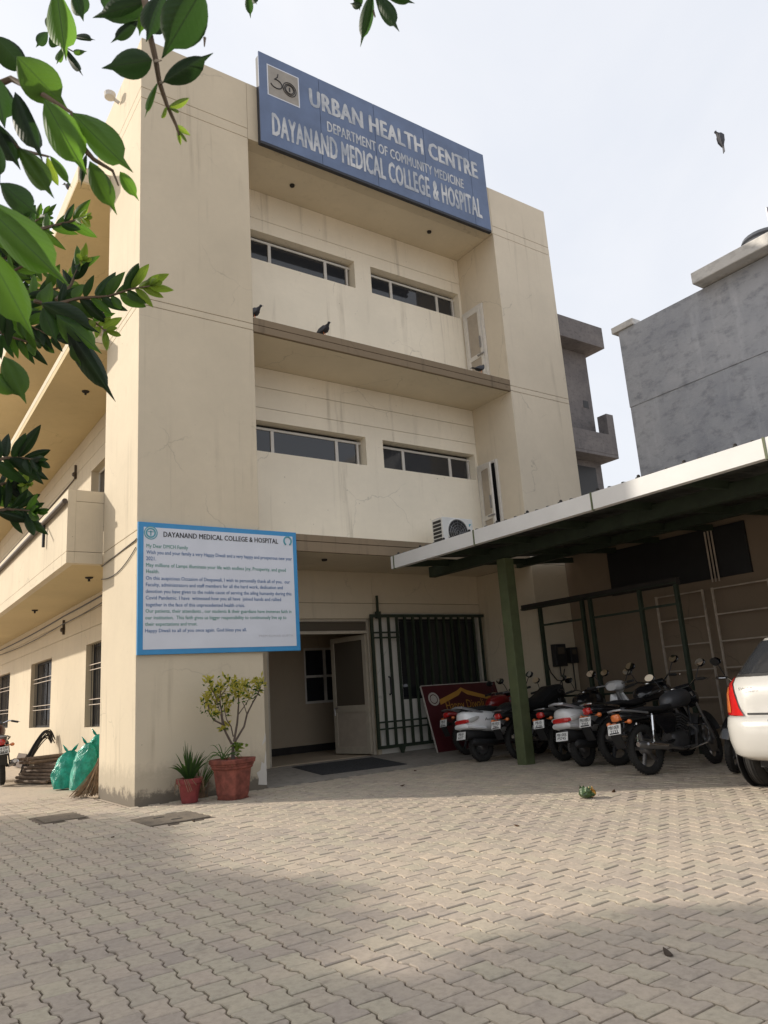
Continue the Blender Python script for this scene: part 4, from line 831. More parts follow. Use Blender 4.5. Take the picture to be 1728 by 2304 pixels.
def scooter(label, loc, rz, paint, lines, lean=.10, script=''):
    T = thing('scooter', label, 'scooter', loc, rz, 'two-wheelers parked in the yard'); T.rotation_euler = (-lean, 0, rz); T.scale = (1.08,)*3
    P = lambda b, n, m, s=True, bv=0: b.build(n, m, T, s, bv)
    wheel(T, 0, .225, .05, 6, 'metal', True); wheel(T, 1.22, .225, .045, 6, 'metal', True)
    # rear body shell
    b = MB().loft([(-.335, 0, .66, .06, .05), (-.31, 0, .645, .115, .095), (-.22, 0, .615, .165, .14), (0, 0, .59, .195, .165), (.22, 0, .56, .195, .165), (.42, 0, .53, .17, .15), (.54, 0, .47, .12, .13)], 20, 2.7); sh = P(b, 'rear_body', paint)
    if script: text('lettering', script, (-.02, -.1995, .58), (.26, 0, 0), (0, 0, .04), 'ink', sh, 0)
    b = MB().loft([(-.350, 0, .595, .09, .022), (-.335, 0, .595, .135, .034), (-.27, 0, .60, .167, .034), (-.20, 0, .61, .183, .02)], 18, 3); tl = P(b, 'tail_light', 'lamp_red')
    for s in (-1, 1): MB().loft([(-.30, s*.145, .605, .03, .025), (-.26, s*.160, .605, .022, .035), (-.16, s*.182, .63, .014, .03), (-.12, s*.187, .64, .006, .012)], 10, 2.4).build('indicator', 'lamp_clear', tl, True)
    b = MB().loft([(-.355, 0, .535, .10, .02), (-.335, 0, .53, .15, .04), (-.2, 0, .50, .185, .035), (.0, 0, .47, .195, .03)], 16, 3); P(b, 'bumper_trim', paint)
    P(MB().loft([(-.27, 0, .735, .08, .03), (-.20, 0, .75, .13, .04), (.1, 0, .765, .15, .045), (.38, 0, .74, .14, .045), (.55, 0, .73, .09, .035)], 16, 2.6), 'seat', 'seat')
    P(MB().tube([(0, .15, .70), (-.22, .15, .76), (-.36, .11, .80), (-.39, 0, .81), (-.36, -.11, .80), (-.22, -.15, .76), (0, -.15, .70)], .019), 'grab_rail', 'silver')
    P(MB().loft([(-.3, 0, .42, .07, .09), (-.2, 0, .40, .12, .08), (.1, 0, .38, .13, .07), (.3, 0, .36, .12, .06)], 14, 3), 'under_body', 'black')
    P(MB().tube([(.35, -.12, .26), (.1, -.15, .26), (-.28, -.17, .29), (-.31, -.17, .295)], [.03, .05, .052, .03], 12), 'exhaust', 'black')
    P(MB().loft([(-.1, .12, .25, .04, .06), (.0, .12, .25, .05, .08), (.3, .11, .27, .05, .08), (.42, .10, .28, .03, .05)], 12, 3), 'engine_cover', 'engine')
    P(strip(MB(), [(-.34, .33), (-.35, .42), (-.31, .50)], .07), 'mud_flap', 'black')
    plate(T, -.362, .40, lines, .28, .19, .11)
    P(MB().loft([(.5, 0, .30, .15, .05), (.6, 0, .27, .17, .035), (.92, 0, .28, .16, .035), (1.0, 0, .34, .15, .08)], 14, 4), 'footboard', 'black')
    b = MB()
    secs = [(.98, .30, .16), (1.02, .42, .19), (1.02, .60, .20), (1.0, .76, .17), (.98, .88, .11)]
    for hw_s, dx in ((1, 0),):
        n = len(secs); o = len(b.v)
        for x, z, w in secs:
            for s in (-1, -.6, 0, .6, 1): b.v.append((x + .10*(1-abs(s)**2), s*w, z))
        for i in range(n-1):
            for k in range(4): b.f.append((o+i*5+k, o+i*5+k+1, o+(i+1)*5+k+1, o+(i+1)*5+k))
    a = P(b, 'front_apron', paint); sm = a.modifiers.new('t', 'SOLIDIFY'); sm.thickness = .03; sm.offset = -1
    P(MB().loft([(.88, 0, .97, .08, .05), (.94, 0, .985, .14, .07), (1.02, 0, .98, .14, .075), (1.09, 0, .95, .08, .05)], 14, 2.5), 'headset', paint)
    P(MB().lathe([(.07, 0), (.06, .02), (.03, .03)], 16, (1.085, 0, .95), 'x'), 'headlamp', 'lamp_clear')
    P(MB().tube([(.88, .34, 1.0), (.96, .14, 1.0), (.96, -.14, 1.0), (.88, -.34, 1.0)], .012), 'handlebar', 'metal')
    for s in (-1, 1):
        P(MB().tube([(.90, s*.27, 1.0), (.86, s*.39, 1.0)], .018), 'grip', 'rubber'); mirror(T, (.95, s*.2, 1.01), (.95, s*.34, 1.20), Vector((-1, -s*.1, .34)), (.072, .05))
    P(MB().tube([(1.22, .07, .225), (1.10, .05, .5), (1.0, 0, .9)], .022).tube([(1.22, -.07, .225), (1.10, -.05, .5), (1.0, 0, .9)], .022), 'fork', 'metal')
    P(strip(MB(), arc(1.22, .225, .275, -10, 170, 12), .075), 'front_mudguard', paint)
    P(MB().tube([(.3, .1, .2), (.22, .25, .26*math.tan(lean)+.01)], .012), 'side_stand', 'metal')
    return T
R = math.radians
motorcycle('dark grey motorcycle with five-spoke wheels and orange tail lamp, nearest to the white car', (5.03, -4.07, 0), R(-3), .13, 'dusty_grey', 'black_gloss', ('PB10ER', '2133'), steer=.25, wheels='metal', rail='silver')
motorcycle('black motorcycle with chrome grab rail and white plate between silver scooter and grey motorcycle', (5.70, -3.08, 0), R(-5), .10, 'black_gloss', 'black_gloss', ('PB10BU', '2203'), 'lamp_red', steer=.2, rail='chrome', guard=False, scale=1.08)
scooter('silver-grey scooter with chrome rail, parked right of the green post', (5.48, -2.66, 0), R(3), 'scooter_silver', ('PB10EE', 'P5745'), .10)
motorcycle('black motorcycle half hidden behind the green shed post', (5.95, -1.85, 0), R(5), .10, 'black_gloss', 'black', ('PB10', '4120'), 'lamp_red', guard=False, mirrors=True)
motorcycle('motorcycle under a black dust cover, just left of the green post', (5.85, -1.03, 0), R(2), .09, 'black', 'black', ('PB10DZ', '7862'), 'lamp_red', cover=True, steer=-.2)
scooter('white scooter with red tail lamp parked left of the green post', (5.42, -.58, 0), R(1), 'scooter_white', ('PB10', '6217'), .10, 'Activa')
motorcycle('red motorcycle standing deepest in, in front of the festival banner', (5.96, .38, rampz(.38)), R(-5), .10, 'bike_red', 'bike_red', ('PB10', '6311'), 'lamp_red', guard=False)
motorcycle('black motorcycle mostly hidden behind the white car', (6.82, -5.02, 0), R(174), .08, 'black_gloss', 'black', ('PB10', '8840'), 'lamp_red', steer=.3)
motorcycle('dark maroon motorcycle by the sunlit side wall at far left', (-.62, 6.1, 0), R(85), .10, 'maroon', 'maroon', ('PB10 37P', 'A 9420'), 'lamp_red', guard=False, steer=-.3, mirrors=False, scale=1.12)

# ---------------------------------------------------------------- white hatchback
CR = thing('hatchback_car', 'white hatchback car seen from behind at the right edge', 'car', (4.12, -6.44, 0))
PR = [(.32,.30,.72),(.10,.305,.79),(.03,.355,.825),(.0,.48,.84),(.0,.62,.845),(.03,.70,.845),(.075,.725,.842),(.085,.80,.84),(.10,.95,.83),(.13,1.03,.81),(.19,1.10,.765),(.30,1.26,.68),(.42,1.41,.595),(.50,1.475,.56),(.62,1.505,.545),(1.3,1.53,.55),(2.15,1.47,.56),(2.55,1.25,.66),(2.95,1.03,.74),(3.3,.96,.77),(3.62,.86,.77),(3.80,.68,.76),(3.84,.45,.75),(3.78,.25,.72),(3.6,.2,.7)]
SS = [0, .2, .4, .6, .74, .84, .91, .96, .99, 1.0]
def lerp(a, c, t): return a + (c-a)*t
def car_pt(p, s, off=0):
    i = max(0, min(len(PR)-2, int(p))); t = p - i
    x, z, w = (lerp(PR[i][k], PR[i+1][k], t) for k in range(3))
    a = abs(s); rear = 1 if x < 1.0 else (-1 if x > 2.9 else 0)
    k = max(0, (a-.55)/.45); dx = .20*k**2.6*rear + .03*a*a*rear
    if 13 < p < 17: z -= .05*a*a*a
    return Vector((x + dx, s*w, z))
def car_n(p, s):
    e = .01; u = car_pt(p+e, s)-car_pt(p-e if p > e else p, s); v = car_pt(p, min(1, s+e))-car_pt(p, max(-1, s-e)); n_ = u.cross(v)
    return -n_.normalized() if n_.length else Vector((-1, 0, 0))
sv = [-q for q in SS[:0:-1]] + SS
# finer profile by smoothing
PP = [k*.5 for k in range(2*(len(PR)-1)+1)]
b = MB(); n = len(sv)
for p in PP:
    for s in sv: b.v.append(tuple(car_pt(p, s)))
for i in range(len(PP)-1):
    for k in range(n-1): b.f.append((i*n+k, i*n+k+1, (i+1)*n+k+1, (i+1)*n+k))
b.f.append(tuple(i*n for i in range(len(PP)))); b.f.append(tuple(i*n+n-1 for i in range(len(PP)))[::-1]); b.f.append(tuple(range(n))+tuple((len(PP)-1)*n+k for k in range(n))[::-1])
body = b.build('body', 'car_white', CR, True)
def patch(name, mat, rows, off=.004, parent=CR, th=0, m=10):
    b = MB(); 
    for (p, s0, s1) in rows:
        for k in range(m+1): s = lerp(s0, s1, k/m); b.v.append(tuple(car_pt(p, s) + car_sgn(p, s)*off))
    q = m+1
    for i in range(len(rows)-1):
        for k in range(m): b.f.append((i*q+k, i*q+k+1, (i+1)*q+k+1, (i+1)*q+k))
    return b.build(name, mat, parent, True)
def car_sgn(p, s):
    n_ = car_n(p, s); c = car_pt(p, s) - Vector((1.9, 0, .7)); return n_ if n_.dot(c) > 0 else -n_
tg = patch('tailgate', 'car_white', [(p, -w, w) for p, w in ((6.4, .62), (7, .69), (8, .765), (9, .84), (9.8, .91))], .012, m=24)
patch('tailgate_gap', 'black', [(6.15, -.62, .62), (6.38, -.62, .62)], .006, m=24)
rw = patch('rear_window', 'dark_glass', [(10.15, -.93, .93), (10.6, -.945, .945), (11.2, -.95, .95), (12, -.945, .945), (12.5, -.92, .92)], .009, m=24)
patch('window_seal', 'black', [(10.0, -.96, .96), (10.14, -.955, .955)], .008, m=24)
for s in (-1, 1):
    tl = patch('tail_light', 'lamp_red', [(6.05, s*.66, s*1), (7, s*.72, s*1), (8, s*.79, s*1), (9, s*.865, s*1), (9.9, s*.94, s*1)], .016, m=12)
    patch('indicator', 'lamp_orange', [(6.4, s*.86, s*.985), (7, s*.86, s*.99), (7.9, s*.90, s*.99), (8.6, s*.93, s*.985)], .021, tl, m=6)
    patch('bumper_seam', 'black', [(5.9, s*.78, s*1), (5.99, s*.78, s*1)], .005, m=6)
    wb_ = MB().prism([(1.45+.0, 1.08), (1.45, 1.42), (2.2, 1.38), (2.75, 1.07)], 'y', s*.70, s*.705); 
    for (xa, xb, xc, xd) in ((.62, .75, 1.42, 1.42), (1.5, 1.5, 2.2, 2.68)):
        MB().add([(xa, s*.802, 1.06), (xd, s*.78, 1.06), (xc, s*.615, 1.40), (xb, s*.615, 1.41)], [(0,1,2,3)]).build('side_window', 'dark_glass', CR)
    MB().obox((2.55, s*.93, 1.06), Vector((1,0,0)), Vector((0,1,0)), Vector((0,0,1)), .06, .09, .06).build('door_mirror', 'car_white', CR, True, .02)
patch('bumper_recess', 'black', [(4.0, -.30, .30), (4.4, -.33, .33), (4.9, -.35, .35)], .004, m=10)
np_ = bpy.data.objects.new('number_plate', MB().box(-.006, .0, -.25, .25, -.055, .055).mesh('number_plate', 'plate')); COL.objects.link(np_); np_.parent = CR; np_.location = (-.012, 0, .61)
text('lettering', 'PB10CV', (-.0075, .22, -.03), (0, -.24, 0), (0, 0, .06), 'ink', np_, .05)
text('lettering', 'SWIFT', (.066, .56, .975), (.0, -.15, 0), (0, 0, .026), 'badge', CR, .04)
MB().box(.3, 3.6, -.60, .60, .22, .34).build('floor_pan', 'black', CR)
MB().tube([(.1, -.4, .27), (.4, -.4, .27)], .03).build('tail_pipe', 'metal', CR)
for x in (.62, 3.02):
    for s in (-1, 1):
        y = s*.74; w = MB().lathe([(.20, -.06*s), (.20, .06*s), (.05, .07*s)], 24, (x, y, .30), 'y').build('wheel', 'metal', CR, True)
        t = MB().torus((x, y, .295), .225, .075, 'y', 40, 12, 1.15); t.build('tyre', 'rubber', w, True)
        for dy in (-.045, -.015, .015, .045): MB().torus((x, y+dy, .295), .2965, .004, 'y', 40, 6).build('tread_groove', 'black', w)
        MB().lathe([(.33, 0), (.33, .012*s)], 28, (x, s*.832, .31), 'y').build('wheel_arch', 'black', CR)
# ---------------------------------------------------------------- pots and plants
def leaf_mesh(name, mat, n=7, fold=.10, droop=.10, shape='ovate'):
    v = []; f = []
    for i in range(n+1):
        t = i/n
        w = {'ovate': math.sin(PI*min(1, t**.8))**.75*(1-.25*t), 'lance': math.sin(PI*t)**.8*.9, 'acum': (math.sin(PI*min(1, t/.86))**.7 if t < .8 else 0.40*(1-t)/.2*.6)}[shape]*.5
        if i in (0, n): w = .008
        z = -droop*t*t
        v += [(t, w, z - fold*w), (t, w*.5, z + fold*.2*w), (t, 0, z), (t, -w*.5, z + fold*.2*w), (t, -w, z - fold*w)]
    for i in range(n):
        for k in range(4): f.append((i*5+k, i*5+k+1, (i+1)*5+k+1, (i+1)*5+k))
    me = bpy.data.meshes.new(name); me.from_pydata(v, [], f); me.materials.append(M_[mat]); me.polygons.foreach_set('use_smooth', [True]*len(f)); return me
def blade(b, base, tip, w, bend, n=6):
    base, tip = Vector(base), Vector(tip); d = tip-base; side = d.cross(Vector((.3, .8, .1))).normalized(); o = len(b.v)
    for i in range(n+1):
        t = i/n; p = base + d*t + Vector((0, 0, bend*4*t*(1-t))); q = w*(1-t**1.6)*.5 + .0008
        b.v += [tuple(p+side*q), tuple(p+Vector((0, 0, q*.3))), tuple(p-side*q)]
    for i in range(n):
        for k in range(2): b.f.append((o+i*3+k, o+i*3+k+1, o+(i+1)*3+k+1, o+(i+1)*3+k))
def leafbunch(b, c, r, n, L, w, up=.4, rr=rnd):
    for _ in range(n):
        d = Vector((rr.gauss(0, 1), rr.gauss(0, 1), rr.gauss(up, .8))).normalized(); p = Vector(c) + Vector((rr.gauss(0, r*.5), rr.gauss(0, r*.5), rr.gauss(0, r*.45)))
        t = p + d*L*rr.uniform(.6, 1.2); s = d.cross(Vector((rr.gauss(0, 1), rr.gauss(0, 1), rr.gauss(0, 1)))).normalized()*w*.5; m = p.lerp(t, .5) + Vector((0, 0, .1*L)); o = len(b.v)
        b.v += [tuple(p), tuple(m+s), tuple(t), tuple(m-s)]; b.f.append((o, o+1, o+2, o+3))
PB = Vector((1.07, -.62, 0))
SH = thing('potted_shrub', 'leafy yellow-green shrub in a large square terracotta pot by the pillar', 'plant', PB, R(18))
def sqring(h, c, z): return [(h-c, -h, z), (h, -h+c, z), (h, h-c, z), (h-c, h, z), (-h+c, h, z), (-h, h-c, z), (-h, -h+c, z), (-h+c, -h, z)]
rings = [sqring(.13, .05, .0), sqring(.155, .06, .0), sqring(.175, .065, .07), sqring(.205, .075, .40), sqring(.225, .08, .415), sqring(.225, .08, .445), sqring(.235, .08, .45), sqring(.235, .08, .475), sqring(.25, .085, .48), sqring(.255, .085, .535), sqring(.235, .08, .54), sqring(.22, .075, .50)]
rings = [[(x, y, z*.92) for x, y, z in q] for q in rings]
b = MB()
for r_ in rings: b.v += r_
for i in range(len(rings)-1):
    for k in range(8): b.f.append((i*8+k, i*8+(k+1) % 8, (i+1)*8+(k+1) % 8, (i+1)*8+k))
b.f.append(tuple(range(8))[::-1]); o = b.build('pot', 'terracotta', SH, False, .008)
MB().prism([(x, y) for x, y, z in sqring(.219, .075, 0)], 'z', .42, .458).build('soil', 'soil', SH)
for s in (-1, 1):
    for q in (-1, 1): MB().box(s*.11-.03, s*.11+.03, q*.11-.03, q*.11+.03, -.003, .02).build('foot', 'terracotta', SH)
c8 = lambda x, y: (380+.1627*x, 1480+.1627*y)
iS = SH.matrix_basis.inverted() if False else (Matrix.Translation(PB) @ Matrix.Rotation(R(18), 4, 'Z')).inverted()
def sp(x, y, dy=0): return iS @ on(*c8(x, y), 1, PB.y+dy)
b = MB()
for pts, r0 in (([(885,1400),(885,1310),(885,1180)], .028), ([(870,1190),(790,1040),(740,920),(620,860),(570,770),(540,650)], .016), ([(790,1040),(740,830),(700,560),(720,450)], .012), ([(900,1160),(945,900),(955,780),(965,620),(960,480)], .016), ([(915,1160),(1040,950),(1080,780),(1160,620),(1230,500),(1270,400)], .015), ([(955,790),(1030,690),(1100,580)], .008), ([(890,1090),(860,950),(800,860),(760,700)], .009), ([(1080,780),(1040,660),(1010,600)], .007), ([(740,920),(720,800),(650,560),(580,400)], .008), ([(700,560),(760,470),(830,380)], .007)):
    P_ = [sp(x, y, rnd.uniform(-.06, .06)*i/len(pts)) for i, (x, y) in enumerate(pts)]; b.tube(P_, [r0*(1-.6*i/len(pts)) for i in range(len(pts))], 7)
b.build('stem', 'bark', SH, True)
by, bg_ = MB(), MB()
for (x, y, r_) in ((570,340,75),(700,420,90),(600,470,60),(540,560,60),(500,620,60),(570,720,70),(640,790,50),(790,640,80),(800,760,45),(830,320,60),(900,380,70),(1020,410,80),(1000,470,80),(880,480,70),(950,540,60),(1120,540,60),(1220,350,65),(1285,360,45),(800,940,30),(745,990,25),(1230,450,40),(1070,380,60),(680,500,60),(660,620,40)):
    c = sp(x, y, rnd.uniform(-.14, .14)); rr = r_*.1627/165; k = int(12+r_*.45); leafbunch(by, c + Vector((0, 0, rr*.15)), rr, int(k*.62), .085, .028, .9); leafbunch(bg_, c - Vector((0, 0, rr*.4)), rr*1.1, int(k*.3), .08, .028, .2)
by.build('young_foliage', 'leaf_yellow', SH, fix=False); bg_.build('foliage', 'leaf', SH, fix=False)
b = MB(); leafbunch(b, (.06, -.05, .60), .06, 26, .09, .05, .6); b.build('seedling', 'leaf_young', SH, fix=False)
b = MB()
for k in range(16): a = rnd.uniform(0, 6.28); blade(b, (-.12+rnd.gauss(0, .03), 0, .5), (-.12+.3*math.cos(a), .25*math.sin(a), .5+rnd.uniform(-.1, .15)), .012, .1)
b.build('weed', 'grass_leaf', SH, fix=False)
SP = thing('potted_grass_plant', 'spiky grass-leaved plant in a small round red clay pot', 'plant', (.575, -.40, 0))
MB().lathe([(.09, 0), (.10, .005), (.135, .20), (.15, .235), (.165, .24), (.168, .30), (.15, .302), (.14, .27)], 20).build('pot', 'clay_red', SP, True)
MB().lathe([(.138, .262), (.13, .275), (.05, .285)], 16).build('soil', 'soil', SP)
b = MB()
for k in range(46): a = rnd.uniform(0, 6.28); q = rnd.random(); blade(b, (.03*math.cos(a), .03*math.sin(a), .27), (.30*q*math.cos(a), .30*q*math.sin(a), .30+.50*(1-q*.55)*rnd.uniform(.5, 1.05)), .022, .06*q)
b.build('leaves', 'grass_leaf', SP, fix=False)
b = MB()
for k in range(30): a = rnd.uniform(0, 6.28); b.tube([(.1*math.cos(a), .1*math.sin(a), .29), (.17*math.cos(a+.2), .17*math.sin(a+.2), .30), (.185*math.cos(a+.5), .185*math.sin(a+.5), rnd.uniform(.12, .25))], .0035, 4)
b.build('dry_roots', 'straw', SP)
WD = thing('dry_weed', 'dry weed tuft growing at the pillar foot between the two pots', 'plant', (.78, -.10, 0)); b = MB()
for k in range(90): a = rnd.uniform(0, 6.28); q = rnd.random(); blade(b, (rnd.gauss(0, .06), 0, 0), (.28*q*math.cos(a), .10*q*math.sin(a)-.02, .42*rnd.uniform(.3, 1)), .008, .05)
b.build('stalks', 'straw', WD, fix=False); b = MB()
for k in range(24): a = rnd.uniform(0, 6.28); blade(b, (.05, 0, .05), (.05+.35*math.cos(a), .08*math.sin(a)-.05, .55*rnd.uniform(.5, 1)), .012, .06)
b.build('leaves', 'grass_leaf', WD, fix=False)
# ---------------------------------------------------------------- sacks, broom, canes, cables
def sack(label, loc, h, r0, lean, seed, rz=0):
    t = thing('green_sack', label, 'sack', loc, rz, 'green plastic sacks beside the pillar'); rr = random.Random(seed); b = MB(); n, m = 22, 14
    for i in range(m+1):
        q = i/m; rad = r0*(.86+.24*math.sin(PI*min(1, q*1.15+.05)))*(1 if q < .82 else 1-(q-.82)/.18*.72)
        for k in range(n):
            a = 2*PI*k/n; e = 1 + rr.gauss(0, .035) + .07*math.sin(3*a+q*7+seed) + .05*math.sin(7*a-q*9)
            b.v.append((lean[0]*q*h + rad*e*math.cos(a), lean[1]*q*h + rad*.72*e*math.sin(a), h*q + (rr.gauss(0, .012) if 0 < i < m else 0)))
    for i in range(m):
        for k in range(n): b.f.append((i*n+k, i*n+(k+1) % n, (i+1)*n+(k+1) % n, (i+1)*n+k))
    b.f.append(tuple(range(n))[::-1]); b.f.append(tuple(m*n+k for k in range(n)))
    o = b.build('bag', 'green_bag', t, True)
    e = MB(); c = Vector((lean[0]*h, lean[1]*h, h))
    for s in (-1, 1): e.loft([(0, 0, 0, .04, .03), (.06, 0, .04, .05, .03), (.12, 0, .10, .03, .015), (.15, 0, .13, .006, .004)], 10).xf(Matrix.Identity(4))
    e2 = MB()
    for s in (-1, 1):
        for i in range(5): q = i/4; e2.v += [tuple(c + Vector((s*(.02+.11*q), -.03+.01*i, -.02+.13*q**.7))), tuple(c + Vector((s*(.01+.08*q), .04-.01*i, -.05+.06*q)))]
    for s in (0, 1):
        for i in range(4): o_ = s*10+i*2; e2.f.append((o_, o_+1, o_+3, o_+2))
    o2 = e2.build('knot_ear', 'green_bag', t, True); sm = o2.modifiers.new('t', 'SOLIDIFY'); sm.thickness = .012
    return t
sack('smooth green plastic sack, left one, with a twisted top', gp(146, 1773), .60, .21, (.12, .0), 2, R(-20))
sack('crinkled shiny green plastic sack in the middle of the group', gp(181, 1776), .72, .18, (.16, .06), 5, R(-25))
sack('tall green plastic sack tucked against the back of the pillar', gp(205, 1772), .84, .18, (.12, .05), 9, R(-30))
BR = thing('broom', 'stiff brown twig broom leaning on the green sacks beside the pillar', 'broom', gp(190, 1794)); b = MB(); rr = random.Random(4)
hd = Vector((.30, .26, .50))
for k in range(150):
    a = rr.uniform(0, 6.28); q = rr.random()**.5; p0 = Vector((-.02+.22*q*math.cos(a), -.05+.16*q*math.sin(a), .01+rr.random()*.04)); p1 = hd + Vector((rr.gauss(0, .02), rr.gauss(0, .02), rr.gauss(0, .02))); md = p0.lerp(p1, .4) + Vector((0, 0, -.03+rr.gauss(0, .015))); b.tube([p0, md, p1], .0042, 4, False)
b.build('twigs', 'straw', BR, fix=False); MB().tube([hd-Vector((.03, .03, .06)), hd, hd*1.5], .03).build('handle', 'cane', BR)
CB = gp(118, 1757); CN = thing('cane_stack', 'stack of cut bamboo poles lying by the side wall', 'bamboo poles', CB, R(20)); rr = random.Random(8)
pole = MB()
pole.tube([(0, -.55, 0), (0, -.2, .002), (0, .2, 0), (0, .55, 0)], .028, 8)
for y in (-.4, -.1, .22, .45): pole.torus((0, y, 0), .028, .005, 'y', 8, 4)
pm_ = pole.mesh('pole', 'cane', True)
for row in range(6):
    for k in range(7-row//2):
        o = link('pole', pm_, CN); o.location = (-.36+k*.115+row*.05+rr.gauss(0, .012), rr.gauss(0, .05)+.05*row, .032+row*.056+rr.uniform(0, .008)); o.rotation_euler = (rr.gauss(0, .015), 0, rr.gauss(0, .05))
for k in range(6):
    o = link('pole', pm_, CN); o.location = (.05+.0*k, -.1+k*.09, .38+.055*(k % 2)); o.rotation_euler = (0, R(-14)+rr.gauss(0, .03), R(88)+rr.gauss(0, .06))
CL = thing('cable_coil', 'tall loops of dark cable propped behind the bamboo poles', 'cable', gp(92, 1741)); b = MB()
for k in range(20):
    w = rr.uniform(.28, .5); h = rr.uniform(.72, .92); y = rr.uniform(-.1, .12); sh = rr.uniform(-.06, .06)
    pts = [(sh - .32*(w/.4) , y, .012)] + [(sh - .30 + .52*t + .06*math.sin(PI*t), y+.05*t, h*math.sin(PI*min(1, .08+.62*t))**.9) for t in [i/12 for i in range(13)]]
    b.tube(pts, .011, 5, False)
b.build('loops', 'cable', CL, True, fix=False)
TR = thing('wooden_tray', 'low dark wooden board leaning at the wall beside the motorcycle', 'board', on(45, 1720, 0, .55)); TR.location.z = 0
MB().obox((0, 0, .16), Vector((0, 1, 0)), Vector((.35, 0, .93)), Vector((.93, 0, -.35)), .55, .17, .012).build('board', 'bark', TR)
# ---------------------------------------------------------------- litter
L = gp(1322, 1796); LT = thing('crumpled_wrapper', 'crumpled green and gold snack wrapper on the sunlit paving', 'wrapper', L); rr = random.Random(12)
b = MB().ball((0, 0, .055), .10, .075, .055, 14, 9); b.v = [(x*(1+rr.gauss(0, .13)), y*(1+rr.gauss(0, .13)), max(.002, z*(1+rr.gauss(0, .15)))) for x, y, z in b.v]; b.build('film', 'litter', LT)
b = MB().ball((.03, -.03, .05), .055, .045, .04, 10, 7); b.v = [(x*(1+rr.gauss(0, .12)), y*(1+rr.gauss(0, .12)), max(.004, z*(1+rr.gauss(0, .2)))) for x, y, z in b.v]; b.build('print', 'banner_gold', LT)
def dropped(px, py, lab, s=.06, mat='leaf_dry'):
    p = gp(px, py, .004); me = leaf_mesh('fallen_leaf', mat, 5, .5, -.15); o = link('fallen_leaf', me); o.location = p; o.scale = (s, s*.5, s*.6); o.rotation_euler = (rnd.uniform(-.2, .2), -.1, rnd.uniform(0, 6)); tag(o, lab, 'leaf', 'dry leaves scattered on the paving')
dropped(1512, 2150, 'curled black-brown leaf on the shaded paving at lower right', .075, 'soil')
dropped(936, 1733, 'dry leaf on the shaded paving before the entrance', .08); dropped(900, 1768, 'small dry leaf near the edge of the building shadow', .07); dropped(1378, 1782, 'dry leaf lying right of the crumpled wrapper', .09); dropped(1170, 1858, 'dry leaf in the middle of the sunlit paving', .06); dropped(437, 1846, 'dry leaf beside the manhole cover', .07); dropped(250, 1883, 'small dry leaf left of the manhole cover', .06)
# ---------------------------------------------------------------- pigeons
def pigeon(label, loc, rz, fly=False, air=False):
    t = thing('pigeon', label, 'pigeon', loc, rz, 'pigeons on and above the building'); 
    b = MB().loft([(-.20, 0, .075, .02, .008), (-.13, 0, .085, .035, .02), (-.06, 0, .105, .055, .05), (.02, 0, .125, .06, .062), (.07, 0, .15, .045, .05), (.095, 0, .185, .026, .032), (.105, 0, .21, .026, .026), (.125, 0, .215, .02, .02), (.14, 0, .21, .006, .006)], 12, 2.1); b.build('body', 'pigeon_dark', t, True)
    MB().tube([(.135, 0, .21), (.165, 0, .203)], [.008, .002], 6).build('beak', 'metal', t)
    for s in (-1, 1):
        if fly: MB().loft([(-.06, s*.04, .12, .004, .01), (.0, s*.1, .13, .05, .012), (.02, s*.2, .17, .10, .008), (-.03, s*.28, .20, .06, .004)], 10).build('wing', 'pigeon', t, True)
        else:
            MB().loft([(-.17, s*.025, .09, .006, .01), (-.08, s*.052, .11, .012, .04), (.03, s*.06, .13, .012, .045), (.07, s*.05, .145, .006, .02)], 10).build('wing', 'pigeon', t, True); (None if air else MB().tube([(.0, s*.02, .07), (.01, s*.02, .002), (.035, s*.025, .002)], .004, 5).build('leg', 'lamp_orange', t))
    MB().loft([(-.29, 0, .06, .04, .004), (-.2, 0, .072, .035, .006), (-.14, 0, .08, .03, .01)], 10).build('tail', 'pigeon', t, True)
    t.scale = (1.0,)*3; return t
for px, py, lab, rz in ((573, 712, 'pigeon at the left end of the second-floor ledge', R(-50)), (730, 750, 'pigeon in the middle of the second-floor ledge', R(-70)), (1082, 842, 'pigeon by the door at the right end of the ledge', R(10))):
    p = on(px, py, 1, .05); pigeon(lab, (p.x, .05, 7.304), rz)
p = on(152, 424, 0, SO); pigeon('pigeon perched on the roof edge seen through the leaves', (SO+.05, p.y, 10.451), R(140))
p = at(1637, 312, 14.0); pg = pigeon('dark bird flying in the open sky at right', p, R(60), False, True); pg.rotation_euler = (R(0), R(-80), R(-35)); pg.scale = (1.05,)*3
# ---------------------------------------------------------------- foreground tree and shrub reaching in at upper left
LM = {(m, s): leaf_mesh('leaf', m+'_big', 10, .30, .14, s) for m in ('leaf', 'leaf_dark', 'leaf_young') for s in ('ovate', 'lance', 'acum')}
def put_leaf(parent, B_, T_, w, mat, shape, tilt=.5, face=None):
    d = T_ - B_; L = d.length; x = d.normalized(); z = (CAM - (B_+T_)/2).normalized() if face is None else face
    z = (z + RIGHT*rnd.gauss(0, tilt*.5) + UP*rnd.gauss(.1, tilt*.5)); y = z.cross(x).normalized(); z = x.cross(y)
    o = link('leaf', LM[(mat, shape)], parent); M = Matrix.Identity(4)
    for i in range(3): M[i][0] = x[i]*L; M[i][1] = y[i]*w; M[i][2] = z[i]*L; M[i][3] = B_[i]
    o.matrix_world = M; return o
z1 = lambda x, y: (.4219*x, .4219*y)
TREE = thing('overhanging_tree', 'broad-leaved tree whose leafy twigs hang into the top left', 'tree', (0, 0, 0))
